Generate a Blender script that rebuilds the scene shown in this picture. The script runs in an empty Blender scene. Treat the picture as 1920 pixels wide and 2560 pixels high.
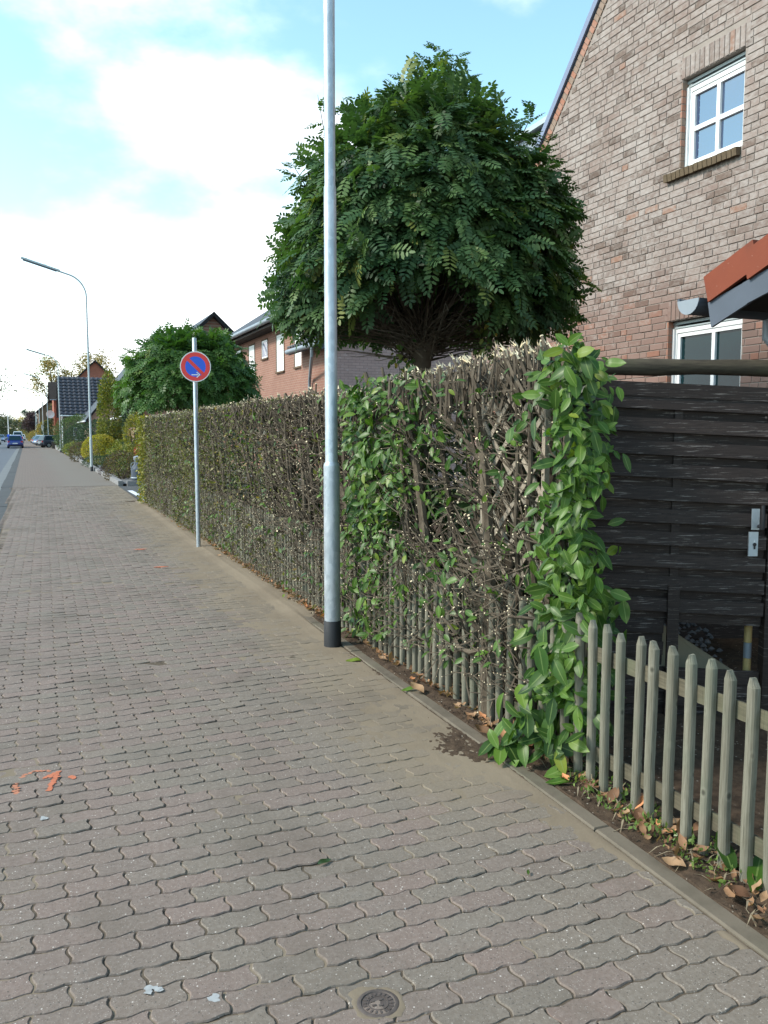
import bpy, math, random
import numpy as np
from mathutils import Vector, Matrix, Euler

R = random.Random(7)
NR = np.random.default_rng(11)
C = bpy.context.scene.collection
SC = bpy.context.scene
rad = math.radians

# ------------------------------------------------------------------ camera
CAM = bpy.data.cameras.new('camera')
CAM.sensor_fit = 'VERTICAL'; CAM.sensor_height = 36.0
CAM.lens = 36.0 * 2100 / 2560
CAM.clip_start = 0.05; CAM.clip_end = 4000
CAMO = bpy.data.objects.new('camera', CAM); C.objects.link(CAMO)
CAMO.location = (0, 0, 1.6)
CAMO.rotation_euler = (rad(90 - 5.305), 0, rad(-22.972))
SC.camera = CAMO

# ------------------------------------------------------------------ light
SUN_EL, SUN_AZ = 40.0, 33.0          # azimuth of the sun measured left of the street direction
SUN_STR, SKY_STR, EXPO = 1.75, 0.12, 1.36
W = bpy.data.worlds.new('World'); SC.world = W; W.use_nodes = True
SUND = bpy.data.lights.new('sun', 'SUN'); SUND.energy = SUN_STR; SUND.angle = rad(11); SUND.color = (1.0, 0.94, 0.86)
SUNO = bpy.data.objects.new('sun', SUND); C.objects.link(SUNO)
_sd = Vector((-math.cos(rad(SUN_EL)) * math.sin(rad(SUN_AZ + 45)), math.cos(rad(SUN_EL)) * math.cos(rad(SUN_AZ + 45)), math.sin(rad(SUN_EL))))
SUNO.rotation_euler = _sd.to_track_quat('Z', 'Y').to_euler()

def sky_world():
    nt = W.node_tree; nt.nodes.clear(); L = nt.links.new; n = nt.nodes.new
    out = n('ShaderNodeOutputWorld'); bg = n('ShaderNodeBackground'); bg.inputs[1].default_value = SKY_STR
    sky = n('ShaderNodeTexSky'); sky.sky_type = 'NISHITA'; sky.sun_disc = False
    sky.sun_elevation = rad(SUN_EL); sky.sun_rotation = rad(-(SUN_AZ + 45)); sky.air_density = 1.0; sky.dust_density = 0.6; sky.ozone_density = 1.2
    tc = n('ShaderNodeTexCoord')
    sep = n('ShaderNodeSeparateXYZ'); L(tc.outputs['Generated'], sep.inputs[0])
    # cumulus: fractal noise over the direction, a little more of it towards the west horizon
    mp = n('ShaderNodeMapping'); mp.inputs['Scale'].default_value = (1.0, 1.0, 1.9); mp.inputs['Location'].default_value = (6.3, 2.2, 3.1)
    L(tc.outputs['Generated'], mp.inputs[0])
    no = n('ShaderNodeTexNoise'); no.inputs['Scale'].default_value = 3.0; no.inputs['Detail'].default_value = 9; no.inputs['Roughness'].default_value = 0.52
    L(mp.outputs[0], no.inputs['Vector'])
    dot = n('ShaderNodeVectorMath'); dot.operation = 'DOT_PRODUCT'
    cd = Vector((0.10, 0.93, 0.33)).normalized(); dot.inputs[1].default_value = cd
    L(tc.outputs['Generated'], dot.inputs[0])
    mr = n('ShaderNodeMapRange'); mr.inputs['From Min'].default_value = 0.945; mr.inputs['From Max'].default_value = 1.0
    mr.inputs['To Min'].default_value = -0.06; mr.inputs['To Max'].default_value = 0.10
    L(dot.outputs['Value'], mr.inputs['Value'])
    hz = n('ShaderNodeMapRange'); hz.inputs['From Min'].default_value = 0.0; hz.inputs['From Max'].default_value = 0.30
    hz.inputs['To Min'].default_value = 0.34; hz.inputs['To Max'].default_value = 0.0
    L(sep.outputs['Z'], hz.inputs['Value'])
    a1 = n('ShaderNodeMath'); a1.operation = 'ADD'; L(no.outputs['Fac'], a1.inputs[0]); L(mr.outputs[0], a1.inputs[1])
    a2 = n('ShaderNodeMath'); a2.operation = 'ADD'; L(a1.outputs[0], a2.inputs[0]); L(hz.outputs[0], a2.inputs[1])
    cm = n('ShaderNodeMapRange'); cm.interpolation_type = 'SMOOTHSTEP'; cm.inputs['From Min'].default_value = 0.49; cm.inputs['From Max'].default_value = 0.72
    L(a2.outputs[0], cm.inputs['Value'])
    mix = n('ShaderNodeMix'); mix.data_type = 'RGBA'
    L(cm.outputs[0], mix.inputs['Factor'])
    sc = n('ShaderNodeMix'); sc.data_type = 'RGBA'; sc.blend_type = 'MULTIPLY'; sc.inputs['Factor'].default_value = 1.0
    L(sky.outputs[0], sc.inputs['A']); sc.inputs['B'].default_value = (1.15, 1.33, 1.12, 1)
    L(sc.outputs['Result'], mix.inputs['A']); mix.inputs['B'].default_value = (6.0, 6.15, 6.3, 1)
    L(mix.outputs['Result'], bg.inputs[0]); L(bg.outputs[0], out.inputs[0])
sky_world()
SC.view_settings.view_transform = 'Standard'; SC.view_settings.look = 'None'
SC.view_settings.exposure = EXPO; SC.view_settings.gamma = 1.0; SC.view_settings.use_curve_mapping = False
SC.render.engine = 'CYCLES'
SC.cycles.max_bounces = 6; SC.cycles.transparent_max_bounces = 8

# ------------------------------------------------------------------ materials
class M_:
    def __init__(s, name, rough=0.7, spec=0.4, metal=0.0):
        s.m = bpy.data.materials.new(name); s.m.use_nodes = True
        s.nt = s.m.node_tree; s.b = s.nt.nodes['Principled BSDF']
        s.b.inputs['Roughness'].default_value = rough; s.b.inputs['Specular IOR Level'].default_value = spec
        s.b.inputs['Metallic'].default_value = metal
    def n(s, t, **k):
        o = s.nt.nodes.new(t)
        for a, v in k.items(): setattr(o, a, v)
        return o
    def l(s, a, b): s.nt.links.new(a, b)
    def sock(s, node, i, v):
        if hasattr(v, 'links') or hasattr(v, 'is_linked'): s.l(v, node.inputs[i])
        else: node.inputs[i].default_value = v
    def pos(s, scale=(1, 1, 1), obj=False, rot=(0, 0, 0), loc=(0, 0, 0)):
        mp = s.n('ShaderNodeMapping')
        mp.inputs['Scale'].default_value = scale; mp.inputs['Rotation'].default_value = rot; mp.inputs['Location'].default_value = loc
        if obj: s.l(s.n('ShaderNodeTexCoord').outputs['Object'], mp.inputs[0])
        else: s.l(s.n('ShaderNodeNewGeometry').outputs['Position'], mp.inputs[0])
        return mp.outputs[0]
    def noise(s, scale, detail=4, rough=0.55, vec=None, dist=0.0):
        t = s.n('ShaderNodeTexNoise'); t.inputs['Scale'].default_value = scale; t.inputs['Detail'].default_value = detail
        t.inputs['Roughness'].default_value = rough; t.inputs['Distortion'].default_value = dist
        s.l(vec if vec is not None else s.pos(), t.inputs['Vector'])
        return t.outputs['Fac']
    def ramp(s, fac, stops, interp='LINEAR'):
        r = s.n('ShaderNodeValToRGB'); cr = r.color_ramp; cr.interpolation = interp
        while len(cr.elements) < len(stops): cr.elements.new(0.5)
        for e, (p, c) in zip(cr.elements, stops):
            e.position = p; e.color = (*c, 1) if not isinstance(c, (int, float)) else (c, c, c, 1)
        s.l(fac, r.inputs[0]); return r.outputs[0]
    def mix(s, f, a, b, mode='MIX'):
        x = s.n('ShaderNodeMix', data_type='RGBA', blend_type=mode)
        for i, v in (('Factor', f), ('A', a), ('B', b)):
            if isinstance(v, bpy.types.NodeSocket): s.l(v, x.inputs[i])
            elif isinstance(v, (int, float)): x.inputs[i].default_value = v
            else: x.inputs[i].default_value = (*v, 1)
        return x.outputs['Result']
    def math(s, op, a, b=0.0, clamp=False):
        x = s.n('ShaderNodeMath', operation=op, use_clamp=clamp)
        for i, v in ((0, a), (1, b)):
            if isinstance(v, bpy.types.NodeSocket): s.l(v, x.inputs[i])
            else: x.inputs[i].default_value = v
        return x.outputs[0]
    def step(s, v, a, b, lo=0.0, hi=1.0):
        x = s.n('ShaderNodeMapRange'); x.interpolation_type = 'SMOOTHSTEP'
        s.l(v, x.inputs['Value']); x.inputs['From Min'].default_value = a; x.inputs['From Max'].default_value = b
        x.inputs['To Min'].default_value = lo; x.inputs['To Max'].default_value = hi
        return x.outputs[0]
    def rnd(s, k=0.0):       # one random number per piece: the object's own, or the stored one inside a joined mesh
        a = s.n('ShaderNodeAttribute', attribute_name='rnd').outputs['Fac']
        o = s.n('ShaderNodeObjectInfo').outputs['Random']
        v = s.math('ADD', a, o)
        if k: v = s.math('MULTIPLY', v, k)
        return s.math('FRACT', v)
    def xyz(s, i):
        x = s.n('ShaderNodeSeparateXYZ'); s.l(s.pos(), x.inputs[0]); return x.outputs[i]
    def col(s, c):
        if isinstance(c, bpy.types.NodeSocket): s.l(c, s.b.inputs['Base Color'])
        else: s.b.inputs['Base Color'].default_value = (*c, 1)
        return s
    def bump(s, h, strength=0.3, dist=0.01):
        b = s.n('ShaderNodeBump'); b.inputs['Strength'].default_value = strength; b.inputs['Distance'].default_value = dist
        s.l(h, b.inputs['Height']); s.l(b.outputs[0], s.b.inputs['Normal']); return s
    def rough(s, v): s.l(v, s.b.inputs['Roughness']); return s
    def trans(s, amount, tint):
        out = s.nt.nodes['Material Output']; t = s.n('ShaderNodeBsdfTranslucent'); mx = s.n('ShaderNodeMixShader')
        mx.inputs[0].default_value = amount
        if isinstance(tint, bpy.types.NodeSocket): s.l(tint, t.inputs[0])
        else: t.inputs[0].default_value = (*tint, 1)
        s.l(s.b.outputs[0], mx.inputs[1]); s.l(t.outputs[0], mx.inputs[2]); s.l(mx.outputs[0], out.inputs[0]); return s

def flat(name, c, rough=0.6, spec=0.4, metal=0.0, var=0.25, scale=3.0, bump=0.0):
    m = M_(name, rough, spec, metal)
    n = m.noise(scale, 6)
    m.col(m.mix(n, tuple(x * (1 - var) for x in c), tuple(min(1, x * (1 + var)) for x in c)))
    if bump: m.bump(m.noise(scale * 9, 4), bump, 0.004)
    return m.m

def leaf_mat(name, dark, mid, light, rough=0.42, tr=0.22, spec=0.45, patch=1.2, rib=False):
    m = M_(name, rough, spec)
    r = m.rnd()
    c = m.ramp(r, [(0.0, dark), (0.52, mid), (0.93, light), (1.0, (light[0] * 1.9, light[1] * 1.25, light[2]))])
    big = m.noise(patch, 3)
    c = m.mix(m.step(big, 0.38, 0.66), c, m.mix(0.38, c, light))
    if rib:
        a = m.n('ShaderNodeAttribute', attribute_name='mid').outputs['Fac']
        c = m.mix(m.step(a, 0.13, 0.05, 0, 0.55), c, m.mix(0.5, light, (0.30, 0.36, 0.14)))
        c = m.mix(m.step(m.noise(60, 3), 0.62, 0.75, 0, 0.25), c, (0.16, 0.17, 0.05))
    m.col(c); m.trans(tr, m.mix(1.0, c, (1.6, 1.9, 0.7), 'MULTIPLY'))
    return m.m

def wood(name, a, b, grain=(14, 14, 1.2), rough=0.8, peel=None, green=None, knots=False):
    m = M_(name, rough, 0.25)
    v = m.pos(grain)
    g = m.noise(3.0, 8, 0.65, v, 0.4)
    r = m.rnd()
    c = m.mix(m.step(g, 0.3, 0.7), a, b)
    c = m.mix(m.math('MULTIPLY', r, 0.5), c, tuple(x * 0.62 for x in a))
    if green:
        c = m.mix(m.step(m.noise(4.0, 4), 0.48, 0.7, 0, 0.55), c, green)
    if peel:
        pl = m.noise(2.0, 9, 0.7, m.pos((3, 3, 60)), 0.6)
        c = m.mix(m.step(pl, 0.565, 0.64, 0, 0.8), c, peel)
    if knots:
        kv = m.n('ShaderNodeTexVoronoi'); kv.inputs['Scale'].default_value = 1.0; m.l(m.pos((11, 11, 8.5)), kv.inputs['Vector'])
        c = m.mix(m.step(kv.outputs['Distance'], 0.13, 0.05, 0, 0.75), c, tuple(x * 0.28 for x in a))
        c = m.mix(m.math('MULTIPLY', m.step(kv.outputs['Distance'], 0.24, 0.15), m.step(kv.outputs['Distance'], 0.11, 0.15, 0, 0.3)), c, b)
    crack = m.noise(6.0, 3, 0.5, m.pos((60, 60, 1.0)))
    c = m.mix(m.step(crack, 0.62, 0.72, 0, 0.6), c, tuple(x * 0.3 for x in a))
    m.col(c); m.bump(g, 0.25, 0.004)
    return m.m

def brick_tex(name, c1, c2, mortar, w=0.25, h=0.0833, axis='XZ', white=0.0, stain=None):
    m = M_(name, 0.85, 0.2)
    p = m.pos()
    sp = m.n('ShaderNodeSeparateXYZ'); m.l(p, sp.inputs[0]); cb = m.n('ShaderNodeCombineXYZ')
    m.l(sp.outputs['X' if axis[0] == 'X' else 'Y'], cb.inputs[0]); m.l(sp.outputs['Z'], cb.inputs[1])
    t = m.n('ShaderNodeTexBrick'); t.inputs['Scale'].default_value = 1.0; t.inputs['Brick Width'].default_value = w; t.inputs['Row Height'].default_value = h
    t.inputs['Mortar Size'].default_value = 0.006; t.inputs['Color1'].default_value = (*c1, 1); t.inputs['Color2'].default_value = (*c2, 1); t.inputs['Mortar'].default_value = (*mortar, 1)
    m.l(cb.outputs[0], t.inputs['Vector'])
    c = t.outputs['Color']
    c = m.mix(m.step(m.noise(0.9, 5), 0.35, 0.75, 0, 0.4), c, tuple(x * 0.6 for x in c1))
    if white:
        wn = m.noise(3.0, 6, 0.6, m.pos((2.2, 2.2, 11)))
        c = m.mix(m.step(wn, 0.62, 0.68, 0, white), c, (0.62, 0.58, 0.56))
    m.col(c); m.bump(t.outputs['Fac'], -0.5, 0.006)
    return m.m

# pavers: grey and reddish concrete with pale aggregate
def paver_mat():
    m = M_('paver_concrete', 0.82, 0.25)
    r = m.rnd(); r2 = m.rnd(7.31)
    big = m.noise(0.55, 3)
    x = m.xyz('X')
    red = m.math('ADD', m.math('ADD', r, m.step(x, 2.1, -0.3, 0, 0.55)), m.math('MULTIPLY', big, 0.5))
    c = m.mix(m.step(red, 0.75, 1.2), (0.216, 0.174, 0.137), (0.236, 0.168, 0.140))
    c = m.mix(m.math('MULTIPLY', r2, 0.45), c, (0.186, 0.158, 0.129))
    fine = m.noise(60, 5, 0.7)
    c = m.mix(m.step(fine, 0.40, 0.66, 0, 0.75), m.mix(0.35, c, (0.09, 0.075, 0.06)), m.mix(0.35, c, (0.23, 0.205, 0.178)))
    vo = m.n('ShaderNodeTexVoronoi'); vo.inputs['Scale'].default_value = 105.0; vo.inputs['Randomness'].default_value = 1.0
    m.l(m.pos((1, 1, 0.6)), vo.inputs['Vector'])
    sc = m.n('ShaderNodeSeparateColor'); m.l(vo.outputs['Color'], sc.inputs[0])
    spk = m.math('MULTIPLY', m.step(vo.outputs['Distance'], 0.34, 0.24), m.step(sc.outputs[0], 0.945, 0.955))
    dk = m.math('MULTIPLY', m.step(vo.outputs['Distance'], 0.36, 0.26), m.step(sc.outputs[1], 0.915, 0.925))
    c = m.mix(m.math('MULTIPLY', dk, 0.65), c, (0.05, 0.047, 0.044))
    c = m.mix(m.math('MULTIPLY', spk, m.step(sc.outputs[2], 0.0, 1.0, 0.25, 0.9)), c, (0.60, 0.54, 0.48))
    v2 = m.n('ShaderNodeTexVoronoi'); v2.inputs['Scale'].default_value = 230.0; m.l(m.pos(), v2.inputs['Vector'])
    s2 = m.n('ShaderNodeSeparateColor'); m.l(v2.outputs['Color'], s2.inputs[0])
    c = m.mix(m.math('MULTIPLY', m.math('MULTIPLY', m.step(v2.outputs['Distance'], 0.42, 0.30), m.step(s2.outputs[0], 0.86, 0.90)), m.step(s2.outputs[1], 0, 1, 0.2, 0.8)), c, (0.46, 0.41, 0.36))
    c = m.mix(m.math('MULTIPLY', m.step(v2.outputs['Distance'], 0.45, 0.32), m.step(s2.outputs[2], 0.86, 0.90, 0, 0.6)), c, (0.07, 0.06, 0.05))
    # sand dust near the hedge: stronger towards the kerb, broken up by noise
    sp2 = m.n('ShaderNodeSeparateXYZ'); m.l(m.pos(), sp2.inputs[0])
    e = m.math('SUBTRACT', m.math('ADD', m.math('MULTIPLY', sp2.outputs['Y'], 0.012), 2.08), sp2.outputs['X'])
    dn = m.noise(1.1, 6, 0.6)
    du = m.math('ADD', m.step(e, 1.25, 0.05, 0, 0.9), m.math('MULTIPLY', m.math('SUBTRACT', dn, 0.5), 1.5))
    du = m.math('MULTIPLY', du, m.step(sp2.outputs['Y'], 2.2, 3.4))
    c = m.mix(m.step(du, 0.25, 0.85, 0, 0.85), c, m.mix(fine, (0.176, 0.138, 0.096), (0.232, 0.187, 0.134)))
    dirt = m.noise(1.7, 7, 0.62, m.pos((1, 0.6, 1)))
    c = m.mix(m.step(dirt, 0.46, 0.72, 0, 0.6), c, (0.118, 0.096, 0.074))
    c = m.mix(m.step(m.noise(5.5, 5, 0.65), 0.55, 0.78, 0, 0.35), c, (0.22, 0.195, 0.165))
    m.col(c); m.bump(m.math('ADD', fine, m.math('MULTIPLY', m.noise(14, 3), 1.2)), 0.5, 0.004)
    return m.m

def far_paving_mat():
    m = M_('far_paving', 0.85, 0.2)
    t = m.n('ShaderNodeTexBrick'); t.inputs['Scale'].default_value = 1.0; t.inputs['Brick Width'].default_value = 0.205; t.inputs['Row Height'].default_value = 0.1
    t.inputs['Mortar Size'].default_value = 0.004; t.inputs['Color1'].default_value = (0.168, 0.139, 0.113, 1); t.inputs['Color2'].default_value = (0.176, 0.130, 0.110, 1); t.inputs['Mortar'].default_value = (0.07, 0.06, 0.05, 1)
    m.l(m.pos(), t.inputs['Vector'])
    x = m.xyz('X')
    c = m.mix(m.step(m.math('ADD', x, m.math('MULTIPLY', m.noise(0.5, 4), 0.8)), 1.0, 1.9), t.outputs['Color'], (0.165, 0.141, 0.117))
    c = m.mix(m.step(m.noise(0.7, 6), 0.5, 0.8, 0, 0.4), c, (0.13, 0.12, 0.105))
    m.col(c); return m.m

def soil_mat(name, a, b, chips=0.3):
    m = M_(name, 0.95, 0.1)
    n = m.noise(22, 8, 0.7); n2 = m.noise(2.2, 5)
    c = m.mix(m.step(n, 0.35, 0.68), a, b)
    c = m.mix(m.step(n2, 0.4, 0.7, 0, 0.5), c, tuple(x * 0.55 for x in a))
    vo = m.n('ShaderNodeTexVoronoi'); vo.inputs['Scale'].default_value = 70
    m.l(m.pos(), vo.inputs['Vector'])
    sc = m.n('ShaderNodeSeparateColor'); m.l(vo.outputs['Color'], sc.inputs[0])
    c = m.mix(m.math('MULTIPLY', m.math('MULTIPLY', m.step(vo.outputs['Distance'], 0.4, 0.25), m.step(sc.outputs[0], 0.93, 0.95)), chips), c, (0.45, 0.40, 0.33))
    m.col(c); m.bump(n, 0.7, 0.012); return m.m

def house_brick_mat():
    m = M_('old_clinker_brick', 0.88, 0.2)
    r = m.rnd(); r2 = m.rnd(5.77)
    z = m.xyz('Z')
    base = m.ramp(r, [(0.0, (0.235, 0.172, 0.145)), (0.25, (0.198, 0.146, 0.123)), (0.55, (0.250, 0.190, 0.162)), (0.80, (0.215, 0.154, 0.128)), (0.90, (0.165, 0.118, 0.095)), (0.945, (0.125, 0.088, 0.070)), (0.985, (0.26, 0.145, 0.10))], 'CONSTANT')
    low = m.step(m.math('ADD', z, m.math('MULTIPLY', m.noise(0.8, 3), 1.8)), 4.7, 3.4)
    base = m.mix(m.math("MULTIPLY", low, 0.62), base, m.ramp(r2, [(0, (0.25, 0.145, 0.115)), (0.7, (0.20, 0.125, 0.10)), (0.82, (0.31, 0.125, 0.075))], 'CONSTANT'))
    # lime bloom: pale smears that run over brick and joint
    eff = m.noise(1.6, 4, 0.6); eff2 = m.noise(13.0, 8, 0.68, m.pos((1, 1, 1.6)))
    k = m.math('ADD', m.math('MULTIPLY', eff, 0.42), m.math('MULTIPLY', eff2, 0.78))
    k = m.math('ADD', k, m.math('MULTIPLY', r2, 0.10))
    k = m.math('SUBTRACT', k, m.math('MULTIPLY', low, 0.24))
    k = m.math('SUBTRACT', k, m.step(r, 0.895, 0.90, 0, 0.07))
    c = m.mix(m.step(k, 0.46, 0.86, 0, 0.85), base, (0.385, 0.340, 0.308))
    spot = m.noise(24, 5, 0.7)
    c = m.mix(m.step(m.math('ADD', m.math('MULTIPLY', spot, 0.7), m.math('MULTIPLY', k, 0.45)), 0.77, 0.88, 0, 0.8), c, (0.58, 0.535, 0.50))
    c = m.mix(m.step(m.noise(40, 4, 0.7), 0.58, 0.75, 0, 0.4), c, (0.16, 0.12, 0.10))
    m.col(c); m.bump(m.noise(55, 5, 0.7), 0.5, 0.004)
    return m.m

MAT = {}
def setup_mats():
    A = MAT
    A['paver'] = paver_mat(); A['farpave'] = far_paving_mat()
    A['bed'] = soil_mat('joint_sand', (0.140, 0.110, 0.080), (0.092, 0.071, 0.052), 0.1)
    m = M_('swept_sand', 0.92, 0.15)
    n = m.noise(1.6, 6, 0.6); c = m.mix(m.step(n, 0.35, 0.7), (0.216, 0.172, 0.122), (0.176, 0.138, 0.097))
    c = m.mix(m.step(m.noise(45, 4, 0.7), 0.4, 0.7, 0, 0.3), c, (0.215, 0.175, 0.125)); m.col(c); m.bump(m.noise(60, 4), 0.4, 0.003); A['sand'] = m.m
    A['soil'] = soil_mat('dark_soil', (0.090, 0.062, 0.042), (0.045, 0.031, 0.022), 0.5)
    A['gsoil'] = soil_mat('garden_soil', (0.055, 0.045, 0.036), (0.026, 0.021, 0.017), 0.7)
    A['grass'] = flat('rough_grass', (0.07, 0.085, 0.03), 0.95, 0.1, var=0.5, scale=0.6)
    m = M_('kerb_concrete', 0.85, 0.2)
    c = m.mix(m.step(m.noise(5, 6), 0.35, 0.7), (0.150, 0.124, 0.093), (0.098, 0.081, 0.060)); c = m.mix(m.step(m.noise(1.4, 4), 0.5, 0.7, 0, 0.5), c, (0.115, 0.115, 0.075)); m.col(c); m.bump(m.noise(70, 5), 0.4, 0.003); A['kerb'] = m.m
    m = M_('asphalt', 0.85, 0.3)
    m.col(m.mix(m.noise(1.3, 7), (0.085, 0.095, 0.112), (0.115, 0.125, 0.14))); m.bump(m.noise(80, 3), 0.4, 0.004); A['asphalt'] = m.m
    A['asph2'] = flat('patched_asphalt', (0.075, 0.077, 0.078), 0.9, 0.2, var=0.3, scale=2, bump=0.3)
    A['gutter'] = flat('gutter_concrete', (0.16, 0.165, 0.165), 0.85, 0.2, var=0.2, scale=1.2)
    A['line'] = flat('road_paint', (0.62, 0.66, 0.72), 0.7, 0.3, var=0.12, scale=6)
    A['orange'] = flat('orange_marking_paint', (0.46, 0.150, 0.080), 0.8, 0.2, var=0.2, scale=40)
    A['orange2'] = flat('faint_orange_paint', (0.42, 0.17, 0.10), 0.85, 0.2, var=0.25, scale=60)
    A['pale'] = flat('pale_gum', (0.33, 0.335, 0.33), 0.8, 0.2, var=0.35, scale=60)
    m = M_('galvanised_steel', 0.42, 0.5, 0.55)
    vo = m.n('ShaderNodeTexVoronoi'); vo.inputs['Scale'].default_value = 42; m.l(m.pos((1, 1, 0.55)), vo.inputs['Vector'])
    sc = m.n('ShaderNodeSeparateColor'); m.l(vo.outputs['Color'], sc.inputs[0])
    c = m.mix(sc.outputs[0], (0.36, 0.40, 0.43), (0.47, 0.51, 0.54)); c = m.mix(m.step(m.noise(5, 6, 0.65, m.pos((1, 1, 0.5))), 0.5, 0.75, 0, 0.6), c, (0.62, 0.64, 0.65))
    c = m.mix(m.step(m.noise(50, 4, 0.7, m.pos((1, 1, 0.4))), 0.66, 0.72, 0, 0.6), c, (0.75, 0.76, 0.76))
    m.col(c); m.rough(m.step(m.noise(12, 4), 0.3, 0.7, 0.36, 0.55)); A['galv'] = m.m
    A['lampgrey'] = flat('pale_grey_paint', (0.42, 0.47, 0.47), 0.5, 0.4, 0.2, var=0.1, scale=2)
    A['black'] = flat('black_plastic', (0.018, 0.018, 0.02), 0.55, 0.4, var=0.3, scale=12)
    A['iron'] = flat('rusty_cast_iron', (0.105, 0.083, 0.072), 0.65, 0.4, 0.3, var=0.45, scale=50, bump=0.3)
    A['white'] = flat('white_pvc', (0.80, 0.80, 0.79), 0.4, 0.4, var=0.04)
    A['shutter'] = flat('white_shutter', (0.78, 0.77, 0.74), 0.55, 0.3, var=0.05)
    A['grey'] = flat('grey_zinc', (0.27, 0.30, 0.33), 0.5, 0.4, 0.3, var=0.12)
    A['verge'] = flat('blue_grey_sheet', (0.20, 0.23, 0.32), 0.5, 0.4, 0.2, var=0.1)
    A['fascia'] = flat('grey_fascia_slate', (0.085, 0.10, 0.125), 0.6, 0.3, var=0.2, scale=5)
    A['dark'] = flat('dark_soffit', (0.018, 0.017, 0.017), 0.8, 0.2)
    A['mortar'] = flat('lime_mortar', (0.30, 0.255, 0.222), 0.92, 0.15, var=0.25, scale=6, bump=0.3)
    A['hbrick'] = house_brick_mat()
    m = M_('verge_brick', 0.85, 0.2); r = m.rnd(3.3); m.col(m.mix(m.step(m.noise(20, 5), 0.4, 0.7, 0, 0.4), m.ramp(r, [(0, (0.34, 0.155, 0.10)), (0.4, (0.25, 0.175, 0.13)), (0.7, (0.36, 0.18, 0.125))], 'CONSTANT'), (0.33, 0.26, 0.21))); A['vbrick'] = m.m
    A['sill'] = flat('mossy_sill_brick', (0.13, 0.095, 0.06), 0.9, 0.15, var=0.45, scale=18, bump=0.4)
    m = M_('terracotta_tile', 0.75, 0.25); c = m.mix(m.noise(6, 6), (0.235, 0.060, 0.030), (0.17, 0.043, 0.023)); c = m.mix(m.step(m.noise(40, 5, 0.7), 0.66, 0.72, 0, 0.7), c, (0.5, 0.42, 0.36)); c = m.mix(m.step(m.noise(3, 4), 0.55, 0.75, 0, 0.5), c, (0.10, 0.045, 0.03)); m.col(c); A['terra'] = m.m
    for nm, c0, ior in (('glass', (0.008, 0.030, 0.095), 3.0), ('glass_dark', (0.004, 0.022, 0.026), 1.5)):  # upper panes: blue base colour paints in part of the sky reflection
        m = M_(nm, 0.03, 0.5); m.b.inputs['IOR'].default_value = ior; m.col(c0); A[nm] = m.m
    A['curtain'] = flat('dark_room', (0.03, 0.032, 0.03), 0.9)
    A['picket'] = wood('weathered_picket', (0.145, 0.134, 0.097), (0.250, 0.232, 0.180), (40, 40, 2.6), green=(0.140, 0.147, 0.105), knots=True)
    A['rail'] = wood('weathered_rail', (0.085, 0.074, 0.050), (0.150, 0.130, 0.088), (30, 2.2, 30), green=(0.12, 0.135, 0.08))
    A['slat'] = wood('dark_stained_slat', (0.024, 0.017, 0.015), (0.050, 0.035, 0.029), (3, 3, 40), 0.7, peel=(0.20, 0.175, 0.16))
    A['log'] = wood('old_round_log', (0.040, 0.032, 0.023), (0.105, 0.086, 0.058), (2, 2, 24), green=(0.055, 0.056, 0.030))
    A['bamboo'] = flat('bamboo', (0.48, 0.34, 0.14), 0.5, 0.4, var=0.2, scale=9)
    A['beige'] = flat('beige_fleece', (0.22, 0.20, 0.14), 0.9, 0.1)
    A['stone'] = flat('grey_pebble', (0.075, 0.077, 0.08), 0.8, 0.3, var=0.4, scale=9)
    A['granite'] = flat('granite', (0.23, 0.22, 0.215), 0.8, 0.3, var=0.35, scale=14, bump=0.4)
    A['gravel'] = soil_mat('gravel', (0.20, 0.20, 0.20), (0.11, 0.11, 0.11), 0.8)
    m = M_('hedge_bark', 0.9, 0.15); n = m.noise(18, 6, 0.65, m.pos((1, 1, 0.4))); c = m.mix(m.step(n, 0.3, 0.7), (0.068, 0.052, 0.037), (0.155, 0.125, 0.090)); m.col(m.mix(m.math('MULTIPLY', m.rnd(), 0.5), c, (0.06, 0.048, 0.036))); m.bump(n, 0.5, 0.006); A['bark'] = m.m
    A['trunk'] = flat('tree_bark', (0.085, 0.065, 0.047), 0.95, 0.1, var=0.5, scale=14, bump=0.6)
    A['cut'] = flat('fresh_cut_wood', (0.86, 0.70, 0.47), 0.8, 0.2, var=0.22, scale=40)
    A['laurel'] = leaf_mat('laurel_leaf', (0.020, 0.050, 0.010), (0.042, 0.098, 0.013), (0.098, 0.178, 0.024), 0.40, 0.22, 0.28, rib=True)
    A['laurel_dk'] = leaf_mat('laurel_leaf_inside', (0.016, 0.034, 0.012), (0.026, 0.055, 0.016), (0.04, 0.085, 0.022), 0.4, 0.12)  # darker laurel copy, shade of the hedge interior put into the colour
    A['privet'] = leaf_mat('small_hedge_leaf', (0.055, 0.055, 0.024), (0.088, 0.092, 0.034), (0.190, 0.180, 0.070), 0.5, 0.25, 0.3)
    A['robinia'] = leaf_mat('robinia_leaf', (0.025, 0.057, 0.024), (0.048, 0.100, 0.037), (0.105, 0.172, 0.055), 0.48, 0.22, 0.26, patch=0.9)
    A['robinia2'] = leaf_mat('robinia_leaf_far', (0.030, 0.072, 0.020), (0.052, 0.115, 0.028), (0.095, 0.175, 0.036), 0.5, 0.25, 0.3, patch=0.7)
    A['autumn'] = leaf_mat('autumn_leaf', (0.13, 0.11, 0.04), (0.22, 0.17, 0.055), (0.33, 0.23, 0.07), 0.6, 0.25)
    A['yellow'] = leaf_mat('yellow_leaf', (0.22, 0.17, 0.04), (0.32, 0.25, 0.06), (0.45, 0.33, 0.08), 0.6, 0.25)
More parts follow.
